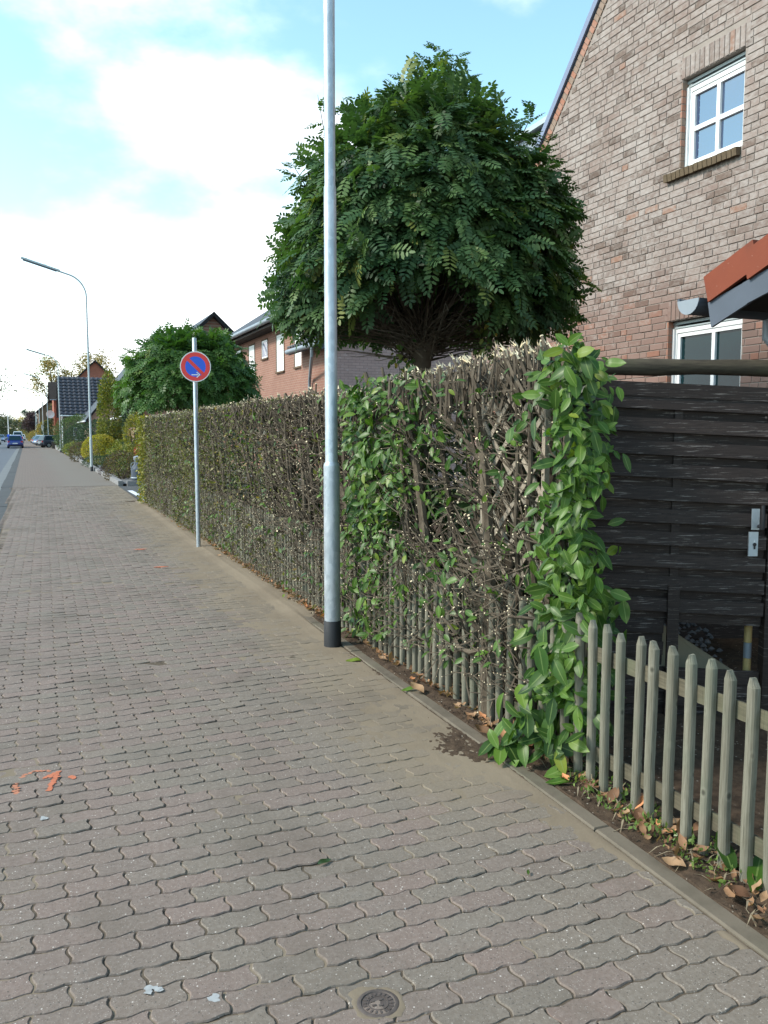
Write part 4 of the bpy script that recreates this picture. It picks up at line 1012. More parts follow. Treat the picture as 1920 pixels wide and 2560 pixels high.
# ================================================================== THE CUT-BACK LAUREL HEDGE
def smooth_noise(y, z, s=1.0):
    from mathutils import noise as mn
    return mn.noise((y * s, z * s, 4.2))
def hedge():
    t = thing('hedge', 'long laurel hedge cut back hard to bare branches, leafy at its near end', 'hedge', (2.6, 12, 0))
    topz = lambda y: 1.985 + 0.02 * math.sin(y * 2.1) - (0.075 if 5.6 < y < 7.2 else 0) + (0.02 if y < 5.2 else 0) - 0.02 * max(0, min(1, (y - 7) / 3))
    tw = MB(); cutm = 1                                     # twigs with pale cut ends
    cuts = MB()
    def stub(p, d, r, frayed=False):
        d = d.normalized(); a = d.cross(Vector((.3, .5, .2))).normalized(); b = d.cross(a)
        if not frayed:
            n = 5; o = len(cuts.v)
            vs = [p + (a * math.cos(k * 1.2566) + b * math.sin(k * 1.2566)) * r * 1.08 - d * .002 for k in range(n)] + [p + (a * math.cos(k * 1.2566) + b * math.sin(k * 1.2566)) * r * 1.0 + d * .004 for k in range(n)]
            cuts.rv = .01 + R.random() * .98; cuts.add(vs, [(k, (k + 1) % n, n + (k + 1) % n, n + k) for k in range(n)] + [list(range(n, 2 * n))])
        else:
            for _ in range(R.choice((2, 3, 4))):
                q = p + (a * R.uniform(-1, 1) + b * R.uniform(-1, 1)) * r * .8; h = R.uniform(.014, .042) * (1.25 if p.y < 5.4 else .8); w = R.uniform(.6, 1.3) * r
                dd = (d + a * R.gauss(0, .35) + b * R.gauss(0, .35)).normalized(); s = dd.cross(a).normalized()
                cuts.rv = .01 + R.random() * .98
                cuts.add([q - s * w - d * .006, q + s * w - d * .006, q + dd.cross(s) * w - d * .006, q + dd * h + s * w * .2, q + dd * h * R.uniform(.6, 1) - s * w * .3], [(0, 1, 3, 4), (1, 2, 3), (2, 0, 4, 3)])
    def twig(p0, p1, r0, r1, bend=.03, n=3, cut=True, frayed=False, seg=3):
        pts = [p0]; up = Vector((R.gauss(0, bend), R.gauss(0, bend), R.gauss(0, bend)))
        for k in range(1, seg): f = k / seg; pts.append(p0.lerp(p1, f) + up * math.sin(math.pi * f))
        pts.append(p1); tw.rv = .01 + R.random() * .98
        tw.tube(pts, [r0 + (r1 - r0) * k / seg for k in range(seg + 1)], n, cap=False)
        if cut: stub(p1, pts[-1] - pts[-2], r1, frayed)
    # main stems, each a part of its own
    stems = []
    y = 3.35
    while y < 20.1:
        far = y > 9
        gap = .21 if y < 5.2 else (.15 if y < 9 else .17)
        for rep in range(1 if far else 2):
            by = y + R.uniform(-.08, .08); bx = fx(by) + R.uniform(.045, .34)
            if 3.62 < by < 4.45: bx = fx(by) + (R.uniform(.20, .36) if R.random() < .75 else .05)
            by = max(by, 3.32 + max(0, bx - 2.3) * 1.15)
            lean = R.gauss(.20, .17) if by < 5 else R.gauss(.42, .16)
            if by < 3.8: lean = abs(R.gauss(.05, .1))
            r0 = R.uniform(.011, .023) if R.random() < .62 else R.uniform(.026, .043)
            if far: r0 *= .95; bx = fx(by) + R.uniform(-.01, .22)
            H = topz(by) + R.uniform(-.06, .02)
            pts = []; n = 7; kx_, ky_ = R.gauss(0, .03), R.gauss(0, .035)
            for k in range(n + 1):
                f = k / n; pts.append(Vector((bx + (R.uniform(-.10, .05) if k == n else 0) * .6 + kx_ * math.sin(f * 5 + by) + R.gauss(0, .008), by + lean * f * f * 1.1 * H / 2 + lean * .25 * f + ky_ * math.sin(f * 6 + bx * 9) + R.gauss(0, .008), -.03 + (H + .03) * f)))
            rs = [r0 * (1.12 - .55 * k / n) for k in range(n + 1)]
            m = MB(); m.rv = .01 + R.random() * .98
            m.tube(pts, rs, 7, capm=1); m.build('stem', [MAT['bark'], MAT['cut']], t, True)
            stems.append((pts, rs)); stub(pts[-1], pts[-1] - pts[-2], rs[-1], True)
        y += gap
    def front(y): return fx(y) - .060 + .030 * smooth_noise(y, 0, 3) + .045 * smooth_noise(y, 5, .9)
    yend = lambda x: 3.10 + max(0, x - 2.3) * 1.15
    # side branches to the cut face
    for pts, rs in stems:
        far = pts[0].y > 9
        for _ in range(13 if not far else 11):
            f = R.uniform(.1, .97) * (len(pts) - 1); i = int(f); p = pts[i].lerp(pts[min(i + 1, len(pts) - 1)], f - i)
            r = max(.0028, rs[i] * R.uniform(.22, .5))
            L = R.uniform(.10, .48); d = Vector((-R.uniform(.15, 1), R.gauss(.55, .55), R.gauss(.45, .40))).normalized()
            q = p + d * L
            xf = front(q.y) - R.uniform(0, .03)
            if q.x < xf:
                s = (p.x - xf) / max(1e-4, p.x - q.x); q = p.lerp(q, max(.05, s))
            if q.z > topz(q.y): q.z = topz(q.y) - R.uniform(0, .05)
            if q.z < .03: continue
            if q.y < 3.2: q.y = 3.2
            twig(p, q, r, r * .62, .025, 4 if r > .006 else 3, R.random() < .7)
            if R.random() < .75:
                for _ in range(R.choice((1, 2, 3))):
                    a = p.lerp(q, R.uniform(.3, .95)); b = a + Vector((R.uniform(-.10, .01), R.gauss(.06, .10), R.gauss(.06, .09)))
                    b.x = max(b.x, front(b.y) - .035); b.z = min(b.z, topz(b.y))
                    twig(a, b, r * .5, r * .38, .01, 3, R.random() < .55, seg=2)
    # fine cut twigs right at the face; the lower ones drag sideways
    for _ in range(3600):
        y = 3.6 + 16.6 * R.random() ** (1.25); z = R.uniform(.12, 1.97)
        if 5.2 < y < 6.3 and R.random() < .6: continue
        x = front(y) + abs(R.gauss(0, .10)); a = Vector((x + .05, y, z))
        L = R.uniform(.05, .22); d = Vector((-R.uniform(0, .55), R.gauss(.75 if y > 4.2 else .35, .5), R.gauss(.45, .45))).normalized(); b = a + d * L
        b.x = max(b.x, front(b.y) - .035); b.z = min(max(.04, b.z), topz(b.y))
        r = R.uniform(.0018, .0045); twig(a, b, r, r * .8, .008, 3, R.random() < .6, seg=2)
    for _ in range(3000):
        y = 3.55 + 16 * R.random() ** 1.1; z = R.uniform(.06, .85) ** 1.0
        if y < 5.2: z = R.uniform(.22, .95)
        a = Vector((fx(y) - R.uniform(.005, .06), y, z)); L = R.uniform(.07, .30); d = Vector((-R.uniform(0, .25), R.gauss(.5, .6), R.gauss(.12, .4))).normalized(); b = a + d * L
        b.x = max(b.x, fx(b.y) - .10); b.z = max(.04, b.z); r = R.uniform(.002, .0052); twig(a, b, r, r * .75, .014, 3, R.random() < .5, seg=2)
    # top: crowded stubs, split and pale
    for _ in range(2100):
        y = 3.5 + 16.6 * R.random() ** 1.25
        if 5.55 < y < 6.3 and R.random() < .7: continue
        x = fx(y) + R.uniform(-.02, .60); h = topz(y) + R.gauss(0, .022)
        if y < yend(x) + .22: continue
        p = Vector((x, y, h)); q = p + Vector((R.gauss(.0, .05), -abs(R.gauss(.05, .08)), -R.uniform(.12, .32))); r = R.uniform(.004, .011)
        twig(q, p, r * 1.1, r, .012, 4, True, R.random() < (.8 if y < 7 else .55), seg=2)
    tw.build('twigs', MAT['bark'], t, kind='stuff'); cuts.build('cut_ends', MAT['cut'], t, kind='stuff')
    # two long cut poles sticking out above the leafy patch, as in a gap in the top
    for (by, ty, tz, r) in ((5.75, 6.28, 2.08, .020), (5.60, 5.93, 2.10, .011), (5.4, 5.62, 2.02, .012)):
        m = MB(); m.rv = .6; m.tube([(fx(by) + .25, by - .4, .4), (fx(by) + .2, by, 1.3), (fx(by) + .16, ty, tz)], [r * 1.3, r * 1.1, r], 8, capm=1); m.build('stem', [MAT['bark'], MAT['cut']], t, True)

    # ---- laurel leaves
    P, D, N, L = [], [], [], []
    def leaf(p, d, n, l): P.append(p); D.append(d); N.append(n); L.append(l)
    def rosette(c, axis, l, k):
        """a short shoot: leaves hang and overlap, their blades turned outwards"""
        axis = Vector(axis).normalized(); a = axis.cross(Vector((.1, .15, 1))).normalized(); b = a.cross(axis)
        for i in range(k):
            q = R.gauss(-math.pi / 2, 1.15)
            d = (a * math.cos(q) + b * math.sin(q)) + axis * R.uniform(.05, .75); d.normalize()
            n = axis + Vector((0, 0, .35)) + Vector((R.gauss(0, .33), R.gauss(0, .33), R.gauss(0, .33)))
            o = (a * R.gauss(0, .5) + b * R.gauss(.2, .5)) * l + axis * R.uniform(-.3, .35) * l
            leaf(c + o, d, n, l * R.uniform(.7, 1.15))
    # leafy near end
    for _ in range(225):
        z = R.uniform(.10, 1.98); w = .17 + .16 * smooth_noise(0, z, 2) + (.10 if z < .9 else 0)
        if R.random() < .5:
            x = fx(3.3) - R.uniform(-.04, .10); y = yend(x) + abs(R.gauss(0, 1)) * w; ax = Vector((-1, R.gauss(-.45, .35), R.gauss(.15, .3)))
        else:
            x = fx(3.3) + R.uniform(-.05, .62); y = yend(x) + R.uniform(-.05, .16); ax = Vector((R.gauss(-.35, .35), -1, R.gauss(.2, .3)))
        if z > 1.98: ax = ax + Vector((0, 0, .8))
        rosette(Vector((x, y, z)), ax, R.uniform(.062, .112) if z > .75 else R.uniform(.075, .125), R.choice((3, 4, 5, 6)))
    for c, k, l in (((2.30, 3.20, .62), 6, .12), ((2.22, 3.17, .66), 5, .125), ((2.19, 3.22, .53), 6, .11), ((2.50, 3.24, .78), 6, .12), ((2.62, 3.36, .83), 6, .115), ((2.22, 3.26, .40), 6, .125), ((2.15, 3.30, .30), 7, .13), ((2.26, 3.18, .30), 6, .115), ((2.14, 3.38, .20), 6, .12), ((2.22, 3.24, .20), 6, .115), ((2.09, 3.46, .10), 6, .13), ((2.19, 3.34, .12), 5, .11), ((2.28, 3.15, .48), 5, .12), ((2.40, 3.18, .66), 5, .11)):
        rosette(Vector(c), Vector((-.8 + R.gauss(0, .2), -.6 + R.gauss(0, .3), .15 + R.gauss(0, .2))), l, k)
    # leaves lying over the kerb onto the paving
    for (p, d, l) in (((2.10, 3.47, .075), (-.55, -.75, -.32), .135), ((2.12, 3.46, .085), (.05, -1, -.42), .145), ((2.08, 3.50, .09), (-.95, -.25, -.28), .12), ((2.13, 3.48, .10), (.5, -.8, -.2), .12), ((2.09, 3.50, .06), (-.8, -.6, -.1), .10)):
        leaf(Vector(p), Vector(d), Vector((-.2, -.3, 1)), l)
    # leafy patch beside the lamp post
    for _ in range(560):
        z = R.uniform(.10, 1.96); y = R.gauss(5.72, .27) - (z - 1) * .12; 
        if z > 1.5: y = R.gauss(5.75, .42)
        x = fx(y) - R.uniform(-.20, .10)
        rosette(Vector((x, y, z)), Vector((-1, R.gauss(-.35, .45), R.gauss(.25, .45))), R.uniform(.06, .10), R.choice((3, 4, 5)))
    # stray leaves over the bare part
    for _ in range(190):
        y = 3.7 + 1.6 * R.random(); z = R.choice((R.uniform(.15, 1.95), R.uniform(.3, .9))); x = front(y) - R.uniform(-.12, .05)
        rosette(Vector((x, y, z)), Vector((-1, R.gauss(-.3, .6), R.gauss(.2, .6))), R.uniform(.045, .085), R.choice((1, 1, 2, 3)))
    for _ in range(420):
        y = 6.2 + 13.9 * R.random() ** 1.35; z = R.choice((R.uniform(.1, .8), R.uniform(.1, 1.9))); x = front(y) - R.uniform(-.10, .05)
        rosette(Vector((x, y, z)), Vector((-1, R.gauss(-.4, .6), R.gauss(.2, .6))), R.uniform(.04, .08), R.choice((1, 2, 2, 3)))
    P_, D_, N_, L_ = (np.array([tuple(v) for v in q]) for q in (P, D, N, [(l,) for l in L])); L_ = L_[:, 0]
    # the largest in the photograph as single parts
    score = []
    for i in range(len(P_)):
        p = P_[i] + D_[i] * L_[i] * .5; dist = float(np.linalg.norm(p - np.array(CP)))
        v = L_[i] / dist if (in_view(p, 1.0) and (p[0] < fx(p[1]) + .02 or p[1] < 3.22)) else 0
        score.append(v)
    order = np.argsort(-np.array(score)); single = order[:290]; rest = order[290:]
    tpls = [laurel_tpl(5, w, f, dr, wv) for w, f, dr, wv in ((.48, .25, .20, 0), (.54, .18, .10, .02), (.46, .3, .30, 0), (.50, .2, .22, .03), (.44, .25, .05, .02))]
    lms = [bulk_mesh('leaf', tv, tf, MAT['laurel'], smooth=True, mid=(1, 0, 1)) for tv, tf in tpls]
    S, Dn, Z = basis(D_, N_)
    for i in single:
        o = link('leaf', lms[R.randrange(5)], t, world=False)
        o.matrix_local = Matrix.Translation(Vector(P_[i]) - Vector(t.location)) @ Matrix((S[i], Dn[i], Z[i])).transposed().to_4x4() @ Matrix.Scale(float(L_[i]), 4)
    V, F = scatter(*laurel_tpl(4, .49, .25, .18, .01), P_[rest], D_[rest], N_[rest], L_[rest])
    link('leaves', bulk_mesh('leaves', V, F, MAT['laurel'], rnd_for(len(rest), 15), True, (1, 0, 1)), t, 'stuff')
    # leaves at the back of the hedge, inner shade painted as darker green
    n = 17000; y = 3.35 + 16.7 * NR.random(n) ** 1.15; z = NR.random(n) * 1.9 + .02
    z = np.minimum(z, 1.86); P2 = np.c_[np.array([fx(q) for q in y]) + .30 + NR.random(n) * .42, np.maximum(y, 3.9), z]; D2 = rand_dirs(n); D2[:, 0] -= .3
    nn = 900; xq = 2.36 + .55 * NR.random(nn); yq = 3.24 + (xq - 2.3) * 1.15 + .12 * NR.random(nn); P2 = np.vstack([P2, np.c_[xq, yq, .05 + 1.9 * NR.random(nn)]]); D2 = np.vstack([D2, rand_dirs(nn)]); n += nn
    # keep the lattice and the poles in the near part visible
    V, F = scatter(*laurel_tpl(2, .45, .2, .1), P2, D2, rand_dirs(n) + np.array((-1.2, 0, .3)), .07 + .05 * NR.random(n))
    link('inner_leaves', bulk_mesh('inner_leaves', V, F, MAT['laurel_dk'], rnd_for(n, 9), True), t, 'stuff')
    # far part: small torn leaves and chips
    n = 16000; y = 6.3 + 13.9 * NR.random(n) ** .8; z = NR.random(n) * 1.93 + .05
    keep = NR.random(n) < np.clip((y - 5.9) / 7.2, .05, 1); y, z = y[keep], z[keep]; n = len(y)
    x = np.array([front(q) for q in y]) + np.abs(NR.normal(size=n)) * .085 - .035
    V, F = scatter(*chip_tpl(.55), np.c_[x, y, z], rand_dirs(n) + np.array((-.4, 0, .3)), rand_dirs(n) + np.array((-.8, -.5, .3)), .022 + .045 * NR.random(n) ** 2)
    link('small_leaves', bulk_mesh('small_leaves', V, F, MAT['privet'], rnd_for(n, 4)), t, 'stuff')
    n = 2600; z = NR.random(n) * 1.95 + .05; x = 2.42 + NR.random(n) * .75; y = 20.0 + NR.normal(size=n) * .35; x = np.where(y < 20, 2.30 + .2 * NR.random(n), x)
    V, F = scatter(*chip_tpl(.6), np.c_[x, y, z], rand_dirs(n), rand_dirs(n) + np.array((-.6, .2, .3)), .035 + .05 * NR.random(n))
    link('end_leaves', bulk_mesh('end_leaves', V, F, MAT['ygreen'], rnd_for(n, 4)), t, 'stuff')
hedge()

def trellis():
    t = thing('trellis', 'pale wooden diamond trellis half hidden in the hedge branches', 'trellis', (2.72, 4.5, 0))
    X = 2.475
    for k in range(7):
        for sgn in (1, -1):
            z0 = .45 + k * .205
            a = Vector((X + (.006 if sgn > 0 else -.006), 3.72, z0 if sgn > 0 else z0 + .62)); b = Vector((a.x, 4.36, z0 + .62 if sgn > 0 else z0))
            for q, w in ((a, b), (b, a)):
                if q.z > 1.93: f = (1.93 - w.z) / (q.z - w.z); q.xyz = w.lerp(q, f)
            if (a - b).length < .12 or min(a.z, b.z) > 1.85: continue
            m = MB(); m.rv = .05 + R.random() * .4; m.beam(a, b, .030, .007, (1, 0, 0)); m.build('slat', MAT['trel'], t)
    for y in (3.72, 4.36):
        m = MB(); m.beam((X + .02, y, -.05), (X + .02, y, 1.93), .03, .03, (1, 0, 0)); m.build('upright', MAT['trel'], t)
MAT['trel'] = wood('pale_trellis', (0.30, 0.25, 0.19), (0.42, 0.36, 0.28), (20, 20, 20))
trellis()

# ================================================================== LITTER ON THE SOIL STRIP
def litter():
    tv, tf = laurel_tpl(4, .55, .5, -.25, .09)
    n = 900; y = 1.4 + 18.7 * NR.random(n) ** 1.5; x = np.array([kx(q) for q in y]) + .09 + np.abs(NR.normal(size=n)) * .10 + .03
    x = np.where(NR.random(n) < .35, np.array([fx(q) for q in y]) + NR.normal(size=n) * .05, x)
    P = np.c_[x, y, .022 + .02 * NR.random(n)]; D = rand_dirs(n); D[:, 2] *= .3; Nn = np.c_[NR.normal(size=(n, 2)) * .45, np.ones(n)]
    V, F = scatter(tv, tf, P, D, Nn, .025 + .05 * NR.random(n))
    o = link('leaf_litter', bulk_mesh('leaf_litter', V, F, MAT['dead'], rnd_for(n, len(tv))), None, 'stuff'); o['label'] = 'scattered brown dead leaves along the soil strip'; o['category'] = 'litter'
    # heaped litter further along
    n = 1500; y = 6.5 + 13 * NR.random(n); x = np.array([kx(q) for q in y]) + .13 + np.abs(NR.normal(size=n)) * .06
    V, F = scatter(*chip_tpl(.6), np.c_[x, y, .03 + .04 * NR.random(n)], rand_dirs(n) * np.array((1, 1, .5)), rand_dirs(n) + np.array((0, 0, .8)), .03 + .045 * NR.random(n))
    o = link('leaf_litter', bulk_mesh('leaf_litter', V, F, MAT['dead'], rnd_for(n, 4)), None, 'stuff'); o['label'] = 'drift of curled dead leaves under the far hedge'; o['category'] = 'litter'
    # crumbs and clods
    mb = MB()
    for _ in range(900):
        y = 1.4 + 8 * R.random() ** 1.3; x = kx(y) + .08 + abs(R.gauss(0, .10)); r = R.uniform(.002, .009)
        p = Vector((x, y, .014 + r * .5)); mb.rv = .01 + R.random(); mb.add([p + Vector((r * R.uniform(.6, 1.3) * a, r * R.uniform(.6, 1.3) * b, r * c)) for a, b, c in ((1, 0, 0), (0, 1, 0), (-1, 0, 0), (0, -1, 0), (0, 0, .9), (0, 0, -.9))], [(0, 1, 4), (1, 2, 4), (2, 3, 4), (3, 0, 4)])
    o = mb.build('soil_crumbs', MAT['soil'], None); o['kind'] = 'stuff'; o['label'] = 'loose crumbs of soil on the strip'; o['category'] = 'soil'
    # low weeds at the fence foot
    n = 900; y = 1.4 + 1.9 * NR.random(n); cl = np.floor(y * 9); x = np.array([kx(q) for q in y]) + .12 + .22 * NR.random(n)
    keep = (np.sin(cl * 12.9) > -.2); x, y = x[keep], y[keep]; n = len(x)
    V, F = scatter(*chip_tpl(.5), np.c_[x, y, .02 + .03 * NR.random(n)], rand_dirs(n) + np.array((0, 0, .9)), rand_dirs(n) + np.array((0, 0, .5)), .012 + .022 * NR.random(n))
    o = link('weeds', bulk_mesh('weeds', V, F, MAT['laurel'], rnd_for(n, 4)), None, 'stuff'); o['label'] = 'tiny green weeds at the foot of the fence'; o['category'] = 'weeds'
    n = 260; y = 1.4 + 2.0 * NR.random(n); x = np.array([kx(q) for q in y]) + .12 + .2 * NR.random(n)
    V, F = scatter(*chip_tpl(.06), np.c_[x, y, .02 + .015 * NR.random(n)], rand_dirs(n) * np.array((1, 1, .3)), np.c_[np.zeros((n, 2)), np.ones(n)] + .2, .05 + .09 * NR.random(n))
    o = link('straw', bulk_mesh('straw', V, F, MAT['cut_dull'], rnd_for(n, 4)), None, 'stuff'); o['label'] = 'thin dry stalks lying on the soil strip'; o['category'] = 'straw'
    lm = bulk_mesh('fallen_leaf', *laurel_tpl(6, .62, .55, -.22, .07), MAT['dead'], smooth=True)
    lg = bulk_mesh('green_leaf', *laurel_tpl(6, .42, .3, .15, .04), MAT['laurel'], smooth=True, mid=(1, 0, 1))
    spots = [(2.225, 2.60, .095, .9, -.2, 'dead', 'orange brown curled leaf standing on the kerb edge before the middle pickets'),
             (2.165, 2.275, .085, 2.2, .1, 'dead', 'broad flat brown leaf lying on the kerb near the front right'),
             (2.26, 2.98, .085, 1.4, 0, 'dead', 'reddish brown leaf flat on the soil by the first free pickets'),
             (2.24, 2.82, .080, .2, -.7, 'dead', 'folded brown leaf leaning at the kerb behind the orange one'),
             (2.30, 2.73, .075, -.4, -.9, 'dead', 'bright orange leaf propped between two pickets'),
             (2.27, 2.20, .070, .5, -.3, 'dead', 'brown leaf in the weeds beside the second picket from the right'),
             (2.22, 2.03, .085, 2.6, -.2, 'dead', 'wrinkled brown leaf at the right edge of the picture'),
             (2.19, 3.72, .10, 2.4, -.3, 'dead', 'pale brown curled leaf on soil by the hedge foot'),
             (2.22, 3.64, .09, 1.2, -.4, 'dead', 'dark red brown leaf beside the pale curled leaf'),
             (2.18, 4.52, .11, 2.0, -.2, 'dead', 'rust coloured leaf under the bare middle of the hedge'),
             (2.22, 3.07, .11, 2.7, -.05, 'green', 'green leaf fallen on the soil below the leafy hedge end'),
             (2.28, 2.17, .16, 1.25, -1.15, 'green', 'large pale green leaf upright between the last two pickets'),
             (2.245, 2.045, .17, .55, -.7, 'green', 'large dark green leaf at the picture edge by the last picket'),
             (2.17, 4.62, .09, 3.0, -.05, 'green', 'green leaf lying on the kerb below the bare hedge'),
             (2.12, 5.42, .11, 2.8, -.1, 'green', 'green leaf lying just right of the lamp post base'),
             (1.62, 2.48, .03, 1.0, -.3, 'green', 'tiny green sprout in a paver joint near the kerb'),
             (0.94, 2.85, .062, .3, -.1, 'dark', 'blackish green leaf lying alone on the pavers')]
    for x, y, l, az, tilt, k, lb in spots:
        o = link('fallen_leaf', lm if k == 'dead' else lg, None, world=False)
        d = Vector((math.cos(az), math.sin(az), -tilt)).normalized(); n = Vector((-.1, -.3, 1)); s = d.cross(n).normalized(); z = s.cross(d)
        o.matrix_world = Matrix.Translation((x, y, .024 if x > kx(y) else .006)) @ Matrix((s, d, z)).transposed().to_4x4() @ Matrix.Scale(l, 4)
        if k == 'dark':
            o.data = lg.copy(); o.data.materials.clear(); o.data.materials.append(MAT['laurel_dk'])
        tag(o, lb, 'leaf', 'fallen leaves at the fence foot' if k != 'dark' and x > 1.9 else None)
    for x, y, s, lb in [(1.72, 5.70, .5, 'dark leaf scrap just left of the lamp post base'), (.32, 8.7, .6, 'dark leaf scrap left of the middle of the pavement beyond the lamp post'), (1.2, 9.9, .6, 'dark leaf scrap beside the nearer orange dash'), (.45, 13.0, .8, 'dark leaf scrap on the pavement level with the no parking sign'), (.95, 16.2, .9, 'dark leaf scrap level with the far half of the hedge'), (.62, 19.3, 1, 'farthest dark leaf scrap, level with the far hedge end')]:
        o = link('leaf_scrap', lg, None, world=False); o.matrix_world = Matrix.Translation((x, y, .006)) @ Matrix.Rotation(R.uniform(0, 6), 4, 'Z') @ Matrix.Scale(.08 * s, 4)
        o.data = bpy.data.meshes.get('scrap') or lg.copy(); o.data.name = 'scrap'; o.data.materials.clear(); o.data.materials.append(MAT['soil'])
        tag(o, lb, 'leaf', 'dark leaf scraps on the pavement')
MAT['cut_dull'] = flat('dry_stalk', (0.26, 0.21, 0.14), 0.9, 0.1, var=.3, scale=30)
litter()

# ================================================================== ROBINIA BALL TREES
def ball_tree(name, label, c, rx, rz, z0, head, nfr, mat, leaf_l, seed, trunk_r=.11, single=0, shape=None, low=None, limbs=46, arch=None):
    r = np.random.default_rng(seed); rr = random.Random(seed)
    t = thing(name, label, 'tree', (c[0], c[1], 0))
    hd = Vector(head)
    m = MB(); m.tube([(hd.x + .02, hd.y, -.1), (hd.x, hd.y + .02, hd.z * .5), (hd.x - .01, hd.y, hd.z - .12), (hd.x, hd.y, hd.z + .02), (hd.x, hd.y, hd.z + .14)], [trunk_r * 1.15, trunk_r, trunk_r * 1.05, trunk_r * 1.9, trunk_r * 1.2], 12); m.build('trunk', MAT['trunk'], t, True)
    cc = Vector((c[0], c[1], z0))
    def surf(d):         # crown surface for a direction: flattened dome, lumpy
        from mathutils import noise as mn
        k = 1 + .19 * mn.noise((d[0] * 2.2 + seed, d[1] * 2.2, d[2] * 2.2)) + .09 * mn.noise((d[0] * 5, d[1] * 5 + seed, d[2] * 5))
        return k * (shape(d) if shape else 1.0)
    for k in range(limbs):
        a = rr.uniform(0, 6.283); e = rr.uniform(-.12, 1.25)
        d = Vector((math.cos(a) * math.cos(e), math.sin(a) * math.cos(e), math.sin(e))); s = surf(d) * rr.uniform(.75, .98)
        end = cc + Vector((d.x * rx * s, d.y * rx * s, d.z * rz * s)); st = hd + Vector((math.cos(a) * trunk_r * 1.2, math.sin(a) * trunk_r * 1.2, rr.uniform(-.05, .12)))
        mid = st.lerp(end, .45) + Vector((0, 0, .25 * (1 - d.z))) + Vector((rr.gauss(0, .05), rr.gauss(0, .05), rr.gauss(0, .05)))
        r0 = rr.uniform(.010, .024); m = MB(); pts = []
        for q in range(7): f = q / 6; pts.append(st * (1 - f) ** 2 + mid * 2 * f * (1 - f) + end * f * f)
        m.tube(pts, [r0 * (1 - .8 * q / 6) for q in range(7)], 5); m.build('branch', MAT['trunk'], t, True)
    if low:                                              # fine bare shoots arching out of the head
        m = MB()
        for _ in range(low):
            a = rr.uniform(0, 6.283); L = rr.uniform(.35, 1.1); up = rr.uniform(.05, .9); st = hd + Vector((rr.gauss(0, .10), rr.gauss(0, .10), rr.uniform(-.12, .15)))
            pts = [st + Vector((math.cos(a) * L * f, math.sin(a) * L * f, up * L * (1.5 * f - rr.uniform(.5, 1.1) * f * f))) for f in (0, .3, .6, .85, 1)]
            m.tube(pts, [.008, .0065, .005, .0035, .002], 3, cap=False)
        m.build('shoots', MAT['bark'], t, kind='stuff')
    # crown: several thousand pinnate leaves in a thick shell
    d = unit(r.normal(size=(nfr, 3))); d[:, 2] = np.where(d[:, 2] < -.30, -d[:, 2], d[:, 2])
    if shape:                                            # thinner towards the top
        kp = r.random(nfr) < np.where(d[:, 2] > .5, .62, 1); d = d[kp]; nfr = len(d)
    sh = np.array([surf(q) for q in d]); depth = 1 - .34 * r.random(nfr) ** 1.8
    depth = np.where(r.random(nfr) < .06, 1 + .07 * r.random(nfr), depth)
    P = np.array(cc) + d * np.array((rx, rx, rz)) * (sh * depth)[:, None]
    az = np.arctan2(d[:, 1], d[:, 0])
    D = np.c_[d[:, 0], d[:, 1], d[:, 2] * .4 - .50] + r.normal(size=(nfr, 3)) * .45
    top = d[:, 2] > .75; D[top, 2] += .75
    N = d + r.normal(size=(nfr, 3)) * .35 + np.array((0, 0, .5))
    L = leaf_l * (.75 + .5 * r.random(nfr))
    if arch:                                             # open mouth of the crown above the trunk, on the street side
        vx, vy = (CP.x - hd.x), (CP.y - hd.y); q = math.hypot(vx, vy); vx, vy = vx / q, vy / q
        lat = (P[:, 0] - hd.x) * -vy + (P[:, 1] - hd.y) * vx; dep = (P[:, 0] - hd.x) * vx + (P[:, 1] - hd.y) * vy
        lat = lat * arch[4]
        roof = arch[2] + arch[3] * np.sqrt(np.clip(1 - ((lat - arch[0]) / arch[1]) ** 2, 0, 1)) + r.normal(size=nfr) * .05
        gone = (np.abs(lat - arch[0]) < arch[1]) & (P[:, 2] < roof) & (dep > -.55)
        gone |= (lat < -.30) & (P[:, 2] < 2.74 + r.normal(size=nfr) * .05)
        P[gone, 2] += 0; depth = np.where(gone, 9, depth)
        keep = ~gone; P, D, N, L, d, depth = P[keep], D[keep], N[keep], L[keep], d[keep], depth[keep]; nfr = len(P)
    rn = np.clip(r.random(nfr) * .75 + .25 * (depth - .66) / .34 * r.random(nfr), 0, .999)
    cen = P + unit(D) * (L * .5)[:, None]
    sc = np.array([(L[i] / float(np.linalg.norm(cen[i] - np.array(CP))) if depth[i] > .93 and in_view(cen[i], 1.0) and np.dot(d[i], np.array(CP) - P[i]) > 0 else 0) for i in range(nfr)])
    order = np.argsort(-sc); sing = order[:single]; rest = order[single:]
    S, Dn, Z = basis(D, N)
    if single:
        ms = [bulk_mesh('leaf', *frond_tpl(7, q, .3 + .1 * q, .26), mat) for q in range(4)]
        for i in sing:
            o = link('leaf', ms[rr.randrange(4)], t, world=False)
            o.matrix_local = Matrix.Translation(Vector(P[i]) - Vector(t.location)) @ Matrix((S[i], Dn[i], Z[i])).transposed().to_4x4() @ Matrix.Scale(float(L[i]), 4)
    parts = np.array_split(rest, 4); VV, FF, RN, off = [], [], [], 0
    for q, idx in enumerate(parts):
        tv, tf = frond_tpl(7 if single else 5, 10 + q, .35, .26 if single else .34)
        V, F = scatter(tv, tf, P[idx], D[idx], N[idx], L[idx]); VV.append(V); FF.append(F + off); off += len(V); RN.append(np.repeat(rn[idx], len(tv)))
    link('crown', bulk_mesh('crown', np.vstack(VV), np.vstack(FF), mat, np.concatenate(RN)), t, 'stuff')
    return t

